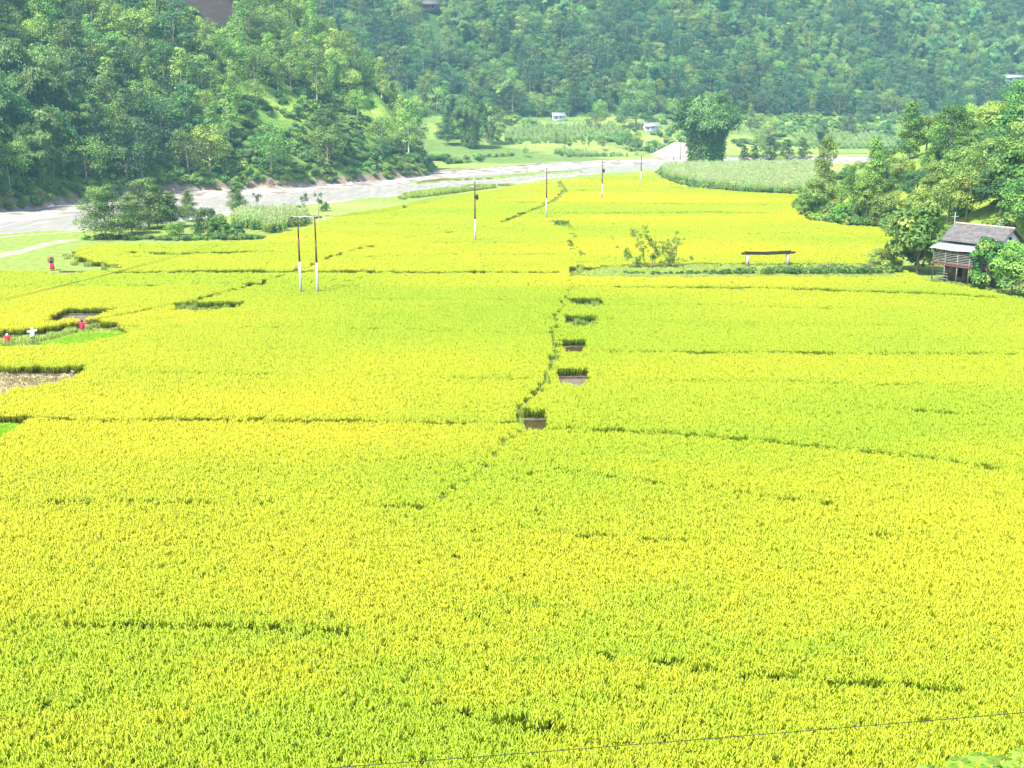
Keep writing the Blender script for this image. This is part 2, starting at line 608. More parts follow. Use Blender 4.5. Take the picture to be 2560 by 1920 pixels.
def lobes_to_leaves(lobes, size, jit=0.38, aspect=0.65, down=0.35, r=rng, inner=0.55):
    PV, PQ, PT = [], [], []
    off = 0
    for (c, rad, n, tint) in lobes:
        d = r.normal(size=(n, 3))
        d /= np.linalg.norm(d, axis=1, keepdims=True)
        flip = (d[:, 2] < -0.1) & (r.random(n) > down)
        d[flip, 2] *= -1
        rr = inner + (1.08 - inner) * r.random(n) ** 0.45
        P = np.array(c) + d * np.array(rad) * rr[:, None]
        nn = d / np.array(rad) * np.mean(rad) + r.normal(size=(n, 3)) * jit + np.array([0, 0, 0.35])
        s = size * (0.65 + 0.7 * r.random(n))
        t = np.clip(tint + r.normal(size=n) * 0.09, 0, 1)
        V, Q, T = leaf_quads(P, nn, s, t, aspect, 0.15, r=r)
        PV.append(V)
        PQ.append(Q + off)
        PT.append(T)
        off += len(V)
    return np.concatenate(PV), np.concatenate(PQ), np.concatenate(PT)


def trunk_mb(h, r0, lobes, lean=(0, 0), r=random, nb=7, fork=0.35):
    mb = MB()
    top = Vector((lean[0], lean[1], h))
    mb.tube([(0, 0, -0.6), (0, 0, 0.0), (lean[0] * 0.3, lean[1] * 0.3, h * 0.45), (lean[0] * 0.8, lean[1] * 0.8, h * 0.85), tuple(top)],
            [r0 * 1.25, r0, r0 * 0.72, r0 * 0.4, r0 * 0.15], 7)
    ls = sorted(lobes, key=lambda l: -l[2])[:nb * 2]
    r.shuffle(ls)
    for (c, rad, n, t) in ls[:nb]:
        z0 = min(max(c[2] - 0.25 * h, fork * h), h * 0.8)
        f = z0 / h
        s = Vector((lean[0] * f, lean[1] * f, z0))
        e = Vector(c)
        m = (s + e) / 2 + Vector((0, 0, 0.06 * h))
        mb.tube([s, m, e], [r0 * 0.45, r0 * 0.28, r0 * 0.08], 5)
    return mb


TREE = {}     # kind -> list of (trunk_mesh, crown_mesh)


def add_kind(kind, mbt, VQT, leafmat, barkmat, height):
    V, Q, T = VQT
    tm = mbt.mesh('trunk', barkmat, True)
    cm = mesh_np('crown', V, Q, None, [leafmat], tint=T)
    TREE.setdefault(kind, []).append((tm, cm, height))


def mk_broad(kind, h, w, mat, seed, nl=26, leaf=0.42, per=115, bark='bark', z0=0.28, clump=0.24, flat=0.8, pale=0.0, aspect=0.65):
    r = np.random.default_rng(seed)
    rd = random.Random(seed)
    lobes = []
    for i in range(nl):
        a = r.random() * 6.283
        t = r.random()
        zz = z0 + (1 - z0) * (0.12 + 0.8 * t)
        prof = math.sin(math.pi * min(1, 0.22 + 0.72 * t)) ** 0.7
        rr = w / 2 * prof * (0.45 + 0.5 * r.random() ** 0.5)
        cr = w * clump * (0.7 + 0.6 * r.random())
        tn = 0.25 + 0.5 * r.random()
        if pale and r.random() < pale:
            tn = 0.95
        lobes.append(((rr * math.cos(a), rr * math.sin(a), h * zz - cr * 0.4), (cr, cr, cr * flat), int(per * (0.7 + 0.6 * r.random())), tn))
    mb = trunk_mb(h * 0.8, h * 0.018 + 0.05, lobes, (r.normal() * 0.03 * h, r.normal() * 0.03 * h), rd)
    add_kind(kind, mb, lobes_to_leaves(lobes, leaf, r=r, aspect=aspect), M[mat], M[bark], h)


def mk_narrow(kind, h, w, mat, seed, nl=22, leaf=0.36, per=95, bark='pale_bark', z0=0.2):
    r = np.random.default_rng(seed)
    rd = random.Random(seed)
    lobes = []
    for i in range(nl):
        a = r.random() * 6.283
        t = (i + r.random()) / nl
        zz = z0 + (1 - z0) * t
        prof = (1 - t) ** 0.45 * (0.55 + 0.6 * min(1, t * 3))
        rr = w / 2 * prof * (0.3 + 0.5 * r.random())
        cr = w * 0.25 * (0.7 + 0.6 * r.random()) * (0.6 + 0.4 * prof)
        lobes.append(((rr * math.cos(a), rr * math.sin(a), h * zz * 0.97), (cr, cr, cr * 0.9), int(per * (0.6 + 0.7 * r.random())), 0.25 + 0.55 * r.random()))
    mb = trunk_mb(h * 0.93, h * 0.013 + 0.05, lobes, (r.normal() * 0.02 * h, r.normal() * 0.02 * h), rd, nb=9, fork=0.25)
    add_kind(kind, mb, lobes_to_leaves(lobes, leaf, r=r), M[mat], M[bark], h)


def mk_layer(kind, h, w, mat, seed, tiers=7, leaf=0.36, per=85, bark='bark', z0=0.2, cone=0.7):
    """flat sprays of foliage on spreading limbs"""
    r = np.random.default_rng(seed)
    rd = random.Random(seed)
    lobes = []
    for i in range(tiers):
        t = i / (tiers - 1)
        zz = z0 + (1 - z0) * t
        rad = w / 2 * (1 - cone * t ** 2.0) * (0.75 + 0.5 * r.random())
        nb = max(2, int(5.5 * (1 - 0.5 * t)))
        a0 = r.random() * 6.28
        for k in range(nb):
            a = a0 + k * 6.283 / nb + r.normal() * 0.25
            for q in (0.45, 0.9):
                rr = rad * q * (0.8 + 0.35 * r.random())
                cr = w * 0.13 * (0.8 + 0.5 * r.random()) * (1 - 0.35 * t)
                lobes.append(((rr * math.cos(a), rr * math.sin(a), h * zz * 0.94 + rr * 0.12 + r.normal() * 0.35), (cr * 1.3, cr * 1.3, cr * 0.75),
                              int(per * (0.6 + 0.6 * r.random())), 0.25 + 0.5 * r.random()))
    mb = trunk_mb(h * 0.93, h * 0.015 + 0.05, lobes, (r.normal() * 0.02 * h, r.normal() * 0.02 * h), rd, nb=14, fork=0.2)
    add_kind(kind, mb, lobes_to_leaves(lobes, leaf, r=r, inner=0.3, down=0.6), M[mat], M[bark], h)


def mk_bamboo(kind, h, w, mat, seed, nc=46, leaf=0.55, spray=18, foot=0.12, full=0.25):
    """clump of arching culms with hanging leaf sprays"""
    r = np.random.default_rng(seed)
    mb = MB()
    PV, PQ, PT = [], [], []
    off = 0
    for i in range(nc):
        a = r.random() * 6.283
        base = w * foot * math.sqrt(r.random())
        out = w * 0.5 * (0.25 + 0.75 * r.random()) - base
        hh = h * (0.80 + 0.20 * r.random()) * (1 - 0.45 * (out / (w * 0.5)) ** 2) * (1 + 0.12 * math.sin(2 * a + seed))
        ts = np.linspace(0, 1, 9)
        pts = []
        for t in ts:
            rr = base + out * t ** 1.6
            z = hh * (math.sin(min(t * 1.25, 1.25) * math.pi / 2) if t < 1 else math.sin(1.25 * math.pi / 2))
            pts.append((rr * math.cos(a), rr * math.sin(a), z))
        mb.tube([(pts[0][0], pts[0][1], -0.5)] + pts, [0.07] + [0.07 * (1 - 0.75 * t) for t in ts], 4)
        pts = np.array(pts)
        for k in range(spray):
            tn = 0.1 + 0.85 * r.random() ** 1.3
            t = full + (1 - full) * r.random() ** 0.9
            q = t * 8
            j = min(int(q), 7)
            c = pts[j] * (1 - (q - j)) + pts[j + 1] * (q - j)
            n = 24
            d = r.normal(size=(n, 3)) * np.array([1, 1, 0.8])
            cr = w * 0.045 * (0.6 + 0.7 * r.random()) + 0.25
            P = c + d * cr * 0.6 + np.array([0, 0, -0.25 * cr])
            rad = np.array([c[0], c[1], 0.0])
            rad = rad / (np.linalg.norm(rad) + 1e-6)
            nn = rad * 0.8 + r.normal(size=(n, 3)) * 0.5 + np.array([0, 0, 0.7])
            tg = d * 0.6 + np.array([0, 0, -1.2]) + rad * 0.5
            V, Q, T = leaf_quads(P, nn, leaf * (0.7 + 0.6 * r.random(n)), np.clip(tn + 0.25 * (r.random(n) - 0.5), 0, 1), 0.42, 0.15, tang=tg, r=r)
            PV.append(V)
            PQ.append(Q + off)
            PT.append(T)
            off += len(V)
    tm = mb.mesh('trunk', M['culm'], True)
    cm = mesh_np('crown', np.concatenate(PV), np.concatenate(PQ), None, [M[mat]], tint=np.concatenate(PT))
    TREE.setdefault(kind, []).append((tm, cm, h))


# woodland kinds (unit trees about 10-14 m, scaled when placed)
for s in range(4):
    mk_broad('broad', 12, 9.0, 'leaf_mid', 100 + s, nl=30, per=105, leaf=0.40, clump=0.19, z0=0.2)
for s in range(3):
    mk_broad('dark', 12, 9.5, 'leaf_dark', 120 + s, nl=32, per=105, leaf=0.40, clump=0.18, z0=0.2)
for s in range(3):
    mk_narrow('narrow', 15, 6.0, 'leaf_mid', 140 + s, nl=30, per=110, leaf=0.42, bark='bark', z0=0.14)
for s in range(2):
    mk_narrow('narrow_light', 14, 5.6, 'leaf_light', 150 + s, nl=28, per=110, leaf=0.42, z0=0.2)
for s in range(3):
    mk_layer('layer', 13, 9.5, 'leaf_grey', 160 + s, tiers=9, per=110, leaf=0.40, z0=0.14, cone=0.62)
for s in range(2):
    mk_broad('light', 10, 8.0, 'leaf_light', 180 + s, nl=30, per=100, leaf=0.36, clump=0.18, z0=0.15)
mk_bamboo('bamboo', 14, 12, 'leaf_bamboo', 190, nc=40, spray=15)
mk_bamboo('bamboo', 13, 11, 'leaf_bamboo', 191, nc=36, spray=15)
# nearer, finer kinds
for s in range(3):
    mk_broad('near_broad', 9, 7.5, 'leaf_mid', 200 + s, nl=42, per=190, leaf=0.30, clump=0.17)
for s in range(2):
    mk_broad('near_light', 8, 6, 'leaf_light', 210 + s, nl=34, per=170, leaf=0.32, clump=0.18)
for s in range(2):
    mk_broad('near_dark', 9, 8, 'leaf_dark', 220 + s, nl=44, per=190, leaf=0.28, clump=0.16)
for s in range(2):
    mk_broad('teak', 9, 8, 'leaf_teak', 230 + s, nl=46, per=120, leaf=0.48, clump=0.15, z0=0.12, pale=0.17, aspect=0.85)
mk_narrow('near_narrow', 12, 4.6, 'leaf_light', 240, nl=40, per=150, leaf=0.30, z0=0.12)
mk_narrow('near_narrow', 12, 4.4, 'leaf_mid', 241, nl=36, per=150, leaf=0.30, z0=0.12)
mk_layer('near_layer', 9, 8.4, 'leaf_river', 250, tiers=9, per=190, leaf=0.27, z0=0.20, cone=0.6)
mk_layer('near_layer', 9, 7.4, 'leaf_river', 251, tiers=9, per=180, leaf=0.27, z0=0.18, cone=0.65)
mk_layer('flat_top', 9, 9, 'leaf_mid', 252, tiers=5, per=170, leaf=0.30, z0=0.45, cone=0.35)
mk_bamboo('big_bamboo', 22, 23, 'leaf_bamboo_dark', 260, nc=130, leaf=0.75, spray=38, foot=0.22, full=0.02)
for s in range(2):
    mk_broad('bushy', 4, 4.4, 'leaf_mid', 270 + s, nl=34, per=150, leaf=0.24, clump=0.17, z0=0.0, flat=0.9)
mk_broad('bushy_dark', 4.5, 4.6, 'leaf_dark', 275, nl=40, per=160, leaf=0.22, clump=0.16, z0=0.0, flat=0.9)
mk_broad('bushy_light', 4, 4.0, 'leaf_light', 276, nl=34, per=150, leaf=0.24, clump=0.17, z0=0.0, flat=0.9)
mk_broad('ivy', 11, 7.0, 'leaf_mid', 278, nl=60, per=170, leaf=0.28, clump=0.16, z0=0.06, flat=0.9)


def place_tree(name, kind, var, x, y, height, label, cat='tree', group=None, rz=None, z=None, wide=1.0):
    tm, cm, h = TREE[kind][var % len(TREE[kind])]
    if z is None:
        z = float(Z(x, y))
    if rz is None:
        rz = random.random() * 6.28
    e = empty(name, (x, y, z), rz, label, cat, group)
    s = height / h
    e.scale = (s * wide, s * wide, s)
    link('trunk' if 'bamboo' not in kind else 'stems', tm, e)
    link('crown', cm, e)
    return e


# ------------------------------------------------------------------ scatter ("stuff"): one object, instances on its own points
def scatter(name, P, rot, scl, idx, tone, sources, label):
    """sources: list of meshes"""
    coll = bpy.data.collections.new(name + '_kinds')
    for i, me in enumerate(sources):
        o = bpy.data.objects.new('%s_kind_%02d' % (name, i), me)
        coll.objects.link(o)
    me = bpy.data.meshes.new(name)
    P = np.asarray(P, np.float32)
    me.vertices.add(len(P))
    me.vertices.foreach_set('co', P.ravel())
    a = me.attributes.new('rotv', 'FLOAT_VECTOR', 'POINT')
    a.data.foreach_set('vector', np.asarray(rot, np.float32).ravel())
    a = me.attributes.new('sclv', 'FLOAT_VECTOR', 'POINT')
    scl = np.asarray(scl, np.float32)
    if scl.ndim == 1:
        scl = np.stack([scl] * 3, 1)
    a.data.foreach_set('vector', scl.ravel())
    a = me.attributes.new('pick', 'INT', 'POINT')
    a.data.foreach_set('value', np.asarray(idx, np.int32))
    a = me.attributes.new('tone', 'FLOAT', 'POINT')
    a.data.foreach_set('value', np.asarray(tone, np.float32))
    ob = link(name, me)
    tag(ob, label=label, kind='stuff')
    ng = bpy.data.node_groups.new(name + '_nodes', 'GeometryNodeTree')
    ng.interface.new_socket('Geometry', in_out='INPUT', socket_type='NodeSocketGeometry')
    ng.interface.new_socket('Geometry', in_out='OUTPUT', socket_type='NodeSocketGeometry')
    N, L = ng.nodes, ng.links
    gi = N.new('NodeGroupInput')
    go = N.new('NodeGroupOutput')
    ci = N.new('GeometryNodeCollectionInfo')
    ci.inputs['Collection'].default_value = coll
    ci.inputs['Separate Children'].default_value = True
    ci.inputs['Reset Children'].default_value = True
    ip = N.new('GeometryNodeInstanceOnPoints')
    ip.inputs['Pick Instance'].default_value = True

    def named(nm, ty):
        n = N.new('GeometryNodeInputNamedAttribute')
        n.data_type = ty
        n.inputs['Name'].default_value = nm
        return n.outputs['Attribute']
    L.new(gi.outputs[0], ip.inputs['Points'])
    L.new(ci.outputs[0], ip.inputs['Instance'])
    L.new(named('pick', 'INT'), ip.inputs['Instance Index'])
    L.new(named('rotv', 'FLOAT_VECTOR'), ip.inputs['Rotation'])
    L.new(named('sclv', 'FLOAT_VECTOR'), ip.inputs['Scale'])
    L.new(ip.outputs[0], go.inputs[0])
    md = ob.modifiers.new('scatter', 'NODES')
    md.node_group = ng
    return ob


# ------------------------------------------------------------------ ground sheet
gy = [-30.0]
while gy[-1] < 860:
    yv = gy[-1]
    gy.append(yv + (1.5 if yv < 30 else 0.6 if yv < 140 else 1.0 if yv < 300 else 1.8 if yv < 560 else 4.0))
gy = np.array(gy)
gx = np.concatenate([np.arange(-560, -160, 8.0), np.arange(-160, 120, 1.0), np.arange(120, 520, 4.0)])
GX, GY = np.meshgrid(gx, gy)
GZ = Z(GX, GY)
nx, ny = len(gx), len(gy)
Vg = np.stack([GX, GY, GZ], -1).reshape(-1, 3)
ii = (np.arange(ny - 1)[:, None] * nx + np.arange(nx - 1)[None, :]).ravel()
Qg = np.stack([ii, ii + 1, ii + nx + 1, ii + nx], 1)
fx, fy = Vg[:, 0], Vg[:, 1]


def mixc(a, b, t):
    return a * (1 - t[:, None]) + np.array(b)[None, :] * t[:, None]


n1 = fbm(fx, fy, 9, 61)
n2 = fbm(fx * 0.7 + fy * 0.2, fy, 26, 65)
n3 = fbm(fx, fy, 2.5, 67)
col = np.tile(np.array([0.16, 0.215, 0.045]), (len(fx), 1))
col = mixc(col, (0.24, 0.285, 0.075), sstep(0.35, 0.7, n2))
in_rice = inpoly(fx, fy, out_w)
col[in_rice] = (0.16, 0.19, 0.035)
inr = inpoly(fx, fy, river_poly)
grav = np.array([0.31, 0.285, 0.24])
dnb = pdist(fx, fy, NB)
shore = (~in_rice) & (dnb < 3 + 10 * n1) & (fx < 35) & (~inr)
col[shore & (n1 > 0.45)] = grav * 0.9
col[inr] = grav
col[inr] = mixc(col[inr], (0.15, 0.13, 0.105), sstep(0.45, 0.7, n3[inr]))
bey = inpoly(fx, fy, [(p[0], p[1]) for p in FB] + [(900, 460), (900, 1500), (-900, 1500), (-900, 100), (-250, 150)])
col[bey] = (0.11, 0.17, 0.04)
col[bey] = mixc(col[bey], (0.20, 0.26, 0.055), sstep(0.45, 0.65, n2[bey]))
fh = bey & (fy > foot_y(fx))
col[fh] = (0.04, 0.085, 0.02)
hl = inpoly(fx, fy, hill_poly)
dA = pdist(fx, fy, LA)
col[hl] = (0.10, 0.18, 0.03)
col[hl] = mixc(col[hl], (0.19, 0.28, 0.045), sstep(0.45, 0.7, n1[hl]))
b_ = hl & (dA < 0.6 + 1.8 * n3)
col[b_] = (0.20, 0.15, 0.10)
kn = (fx > xedge(fy)) & (fy < 345) & (fy > 95)
col[kn] = (0.12, 0.20, 0.03)
col[kn] = mixc(col[kn], (0.21, 0.28, 0.04), sstep(0.35, 0.65, n1[kn]))
isl_ = inr & (pdist(fx, fy, ISL) + 1.2 * (fbm(fx, fy, 5, 57) - 0.5) < 2.6)
col[isl_] = (0.15, 0.20, 0.045)
cut_ = (pdist(fx, fy, FB[7:11]) < 0.9 + 0.5 * n3) | (inr & (pdist(fx, fy, [(p[0], p[1] - 3.0) for p in ISL[:3]]) < 0.8 * n1 + 0.3))
heapm = np.exp(-((fx - HEAPC[0]) / 9.0) ** 2 - ((fy - HEAPC[1] - 5) / 8.0) ** 2) > 0.33
col[heapm] = grav * 1.1
col[cut_] = (0.07, 0.05, 0.035)
# cut bank of earth on the nose of the hill and a sandy landslip
slip = [plane(1035, 372, 4), plane(1105, 398, 1), plane(1150, 404, 0), plane(1120, 412, -1), plane(1040, 408, -1)]
sl = inpoly(fx, fy, slip)
col[sl] = (0.24, 0.185, 0.15)
bare = bey & (~hl) & (pdist(fx, fy, FB[8:]) < 1 + 5 * n1)
col[bare & ~cut_] = (0.24, 0.20, 0.15)
# bare soil high on the hill
sx, sy, sz = at_dist(490, 40, 352)
bs = hl & (((fx - sx) / 13) ** 2 + ((fy - sy) / 22) ** 2 < 1)
col[bs] = (0.05, 0.04, 0.03)
# footpath on the meadow
path = [plane(u, v, 0) for u, v in [(-60, 655), (0, 640), (60, 625), (120, 610), (170, 600)]]
pth = (pdist(fx, fy, path) < 0.9 + 0.5 * n3) | (pdist(fx, fy, [plane(200, 578, 0), plane(-100, 600, 0)]) < 0.6)
col[pth & ~in_rice] = (0.27, 0.235, 0.185)
gm, nt, N, L = new_mat('ground_soil_grass')
o = N.new('ShaderNodeOutputMaterial')
b = N.new('ShaderNodeBsdfPrincipled')
b.inputs['Roughness'].default_value = 0.95
b.inputs['Specular IOR Level'].default_value = 0.1
a = N.new('ShaderNodeAttribute')
a.attribute_name = 'col'
g = N.new('ShaderNodeNewGeometry')
t1 = N.new('ShaderNodeTexNoise')
t1.inputs['Scale'].default_value = 0.9
t1.inputs['Detail'].default_value = 8
L.new(g.outputs['Position'], t1.inputs['Vector'])
mr = N.new('ShaderNodeMapRange')
mr.inputs['From Min'].default_value = 0.3
mr.inputs['From Max'].default_value = 0.7
mr.inputs['To Min'].default_value = 0.72
mr.inputs['To Max'].default_value = 1.25
L.new(t1.outputs[0], mr.inputs['Value'])
vm = N.new('ShaderNodeVectorMath')
vm.operation = 'SCALE'
L.new(a.outputs['Color'], vm.inputs[0])
L.new(mr.outputs[0], vm.inputs['Scale'])
L.new(vm.outputs[0], b.inputs['Base Color'])
bp = N.new('ShaderNodeBump')
bp.inputs['Strength'].default_value = 0.6
bp.inputs['Distance'].default_value = 0.3
L.new(t1.outputs[0], bp.inputs['Height'])
L.new(bp.outputs[0], b.inputs['Normal'])
L.new(b.outputs[0], o.inputs[0])
colr = np.concatenate([col, np.ones((len(col), 1))], 1)
gme = mesh_np('ground', Vg, Qg, None, [gm], col=colr, smooth=True)
tag(link('ground', gme), kind='structure')

# ------------------------------------------------------------------ river water
wm, nt, N, L = new_mat('river_water')
o = N.new('ShaderNodeOutputMaterial')
b = N.new('ShaderNodeBsdfPrincipled')
b.inputs['Roughness'].default_value = 0.28
g = N.new('ShaderNodeNewGeometry')
mp = N.new('ShaderNodeMapping')
mp.inputs['Rotation'].default_value = (0, 0, math.radians(-38))
mp.inputs['Scale'].default_value = (1.1, 0.12, 1)
t1 = N.new('ShaderNodeTexNoise')
t1.inputs['Scale'].default_value = 0.9
t1.inputs['Detail'].default_value = 7
t1.inputs['Roughness'].default_value = 0.7
L.new(g.outputs['Position'], mp.inputs['Vector'])
L.new(mp.outputs[0], t1.inputs['Vector'])
r = N.new('ShaderNodeValToRGB')
e = r.color_ramp.elements
e[0].position, e[1].position = 0.36, 0.62
e[0].color = (0.20, 0.19, 0.165, 1)
e[1].color = (0.38, 0.36, 0.315, 1)
L.new(t1.outputs[0], r.inputs[0])
L.new(r.outputs[0], b.inputs['Base Color'])
bp = N.new('ShaderNodeBump')
bp.inputs['Strength'].default_value = 0.5
bp.inputs['Distance'].default_value = 0.3
L.new(t1.outputs[0], bp.inputs['Height'])
L.new(bp.outputs[0], b.inputs['Normal'])
L.new(b.outputs[0], o.inputs[0])
mb = MB()
pl = river_poly
nb_ = len(NB)
VV = []
QQ = []
K = 5
for i in range(nb_):
    for k in range(K + 1):
        t = k / K
        VV.append((NB[i][0] * (1 - t) + FB[i][0] * t, NB[i][1] * (1 - t) + FB[i][1] * t, ZR - 0.12))
for i in range(nb_ - 1):
    for k in range(K):
        QQ.append((i * (K + 1) + k, (i + 1) * (K + 1) + k, (i + 1) * (K + 1) + k + 1, i * (K + 1) + k + 1))
tag(link('river', mesh_np('river', VV, QQ, None, [wm])), kind='structure')

# ------------------------------------------------------------------ rice
rm, nt, N, L = new_mat('rice_leaf')
o = N.new('ShaderNodeOutputMaterial')
at = N.new('ShaderNodeAttribute')
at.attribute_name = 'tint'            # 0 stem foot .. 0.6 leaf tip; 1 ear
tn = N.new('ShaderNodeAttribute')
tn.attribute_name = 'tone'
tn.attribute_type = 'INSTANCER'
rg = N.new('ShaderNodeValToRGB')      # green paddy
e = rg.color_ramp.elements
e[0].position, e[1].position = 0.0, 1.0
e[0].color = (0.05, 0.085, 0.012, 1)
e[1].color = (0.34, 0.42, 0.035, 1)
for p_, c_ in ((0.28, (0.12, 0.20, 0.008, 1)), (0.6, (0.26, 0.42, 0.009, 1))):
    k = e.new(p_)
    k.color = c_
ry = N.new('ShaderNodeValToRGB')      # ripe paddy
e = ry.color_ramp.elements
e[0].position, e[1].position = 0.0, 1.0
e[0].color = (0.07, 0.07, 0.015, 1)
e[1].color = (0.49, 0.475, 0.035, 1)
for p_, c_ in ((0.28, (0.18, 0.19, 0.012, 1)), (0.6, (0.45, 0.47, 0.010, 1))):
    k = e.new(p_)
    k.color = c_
mx = N.new('ShaderNodeMix')
mx.data_type = 'RGBA'
L.new(at.outputs['Fac'], rg.inputs[0])
L.new(at.outputs['Fac'], ry.inputs[0])
L.new(tn.outputs['Fac'], mx.inputs['Factor'])
L.new(rg.outputs[0], mx.inputs['A'])
L.new(ry.outputs[0], mx.inputs['B'])
d = N.new('ShaderNodeBsdfPrincipled')
d.inputs['Roughness'].default_value = 0.6
d.inputs['Specular IOR Level'].default_value = 0.2
t_ = N.new('ShaderNodeBsdfTranslucent')
ms = N.new('ShaderNodeMixShader')
ms.inputs[0].default_value = 0.4
L.new(mx.outputs['Result'], d.inputs['Base Color'])
L.new(mx.outputs['Result'], t_.inputs['Color'])
L.new(d.outputs[0], ms.inputs[1])
L.new(t_.outputs[0], ms.inputs[2])
L.new(ms.outputs[0], o.inputs[0])
M['rice'] = rm


def rice_patch(size, hills, blades, ears, bw, seed, hgt=0.85, var=0.08):
    r = np.random.default_rng(seed)
    n = hills
    g_ = int(round(math.sqrt(n)))
    cx, cy = np.meshgrid((np.arange(g_) + 0.5) / g_ - 0.5, (np.arange(g_) + 0.5) / g_ - 0.5)
    cx = (cx.ravel() + r.normal(size=g_ * g_) * 0.18 / g_) * size
    cy = (cy.ravel() + r.normal(size=g_ * g_) * 0.18 / g_) * size
    n = len(cx)
    hh = hgt * (1 + r.normal(size=n) * var)

    def strips(nb, wid, ear):
        m = n * nb
        bx = np.repeat(cx, nb)
        by = np.repeat(cy, nb)
        H = np.repeat(hh, nb)
        a = r.random(m) * 6.283
        sp = size / g_
        if not ear:
            out = sp * (0.25 + 0.75 * r.random(m))
            top = H * (0.72 + 0.3 * r.random(m))
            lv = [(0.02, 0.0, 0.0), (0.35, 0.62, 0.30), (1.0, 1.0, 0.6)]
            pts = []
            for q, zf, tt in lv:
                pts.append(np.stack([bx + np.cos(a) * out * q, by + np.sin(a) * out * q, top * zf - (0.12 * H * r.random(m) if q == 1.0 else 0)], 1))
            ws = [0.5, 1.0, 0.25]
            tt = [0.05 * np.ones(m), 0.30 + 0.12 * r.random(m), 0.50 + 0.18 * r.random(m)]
        else:
            out = sp * (0.3 + 0.7 * r.random(m))
            top = H * (0.90 + 0.15 * r.random(m))
            pts = [np.stack([bx + np.cos(a) * out * 0.35, by + np.sin(a) * out * 0.35, top * 0.88], 1),
                   np.stack([bx + np.cos(a) * out * 0.75, by + np.sin(a) * out * 0.75, top * 1.0], 1),
                   np.stack([bx + np.cos(a) * (out + 0.05), by + np.sin(a) * (out + 0.05), top * 0.86], 1)]
            ws = [0.35, 1.0, 0.6]
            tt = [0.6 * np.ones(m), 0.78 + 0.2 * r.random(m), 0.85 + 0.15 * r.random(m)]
        sa = a + math.pi / 2 + r.normal(size=m) * 0.5
        side = np.stack([np.cos(sa), np.sin(sa), r.normal(size=m) * 0.35], 1)
        w = wid * (0.7 + 0.6 * r.random(m))
        V = np.zeros((m, 6, 3))
        T = np.zeros((m, 6))
        for k in range(3):
            V[:, 2 * k] = pts[k] - side * (w * ws[k] * 0.5)[:, None]
            V[:, 2 * k + 1] = pts[k] + side * (w * ws[k] * 0.5)[:, None]
            T[:, 2 * k] = tt[k]
            T[:, 2 * k + 1] = tt[k]
        base = np.arange(m)[:, None] * 6
        Q = np.concatenate([base + np.array([0, 1, 3, 2]), base + np.array([2, 3, 5, 4])])
        return V.reshape(-1, 3), Q, T.ravel()
    V1, Q1, T1 = strips(blades, bw, False)
    V2, Q2, T2 = strips(ears, bw * 1.1, True)
    return mesh_np('rice', np.concatenate([V1, V2]), np.concatenate([Q1, Q2 + len(V1)]), None, [rm], tint=np.concatenate([T1, T2]))


rice_src = []
for s in range(6):
    rice_src.append(rice_patch(0.5, 9, 16, 8, 0.027, 300 + s, var=0.06))          # 0..5   half-metre, fine
for s in range(4):
    rice_src.append(rice_patch(1.0, 25, 17, 8, 0.042, 320 + s, var=0.06))             # 6..9   one metre
for s in range(4):
    rice_src.append(rice_patch(2.0, 36, 18, 7, 0.09, 340 + s))             # 10..13 two metre, far

PP, RR, SS, II, TT = [], [], [], [], []


def band_id(x, y):
    b_ = np.zeros(x.shape)
    for k, (lx, ly, vis, gr) in enumerate(gap_lines):
        o = np.argsort(lx)
        if vis < 0.1:
            continue
        yy = np.interp(x, lx[o], ly[o])
        ins = (x > lx[o][0]) & (x < lx[o][-1])
        x0_, x1_ = lx[o][0], lx[o][-1]
        tp = np.clip((x - x0_) / 6, 0, 1) * np.clip((x1_ - x) / 6, 0, 1)
        amp = ((k * 0.377) % 1.0 - 0.5) * 0.9
        sc_ = 0.13 * np.maximum(y, 30)
        b_ += np.where(ins, tp * amp * np.where(y > yy, np.exp(-(y - yy) / sc_), -0.6 * np.exp(-(yy - y) / sc_)), 0)
    return b_


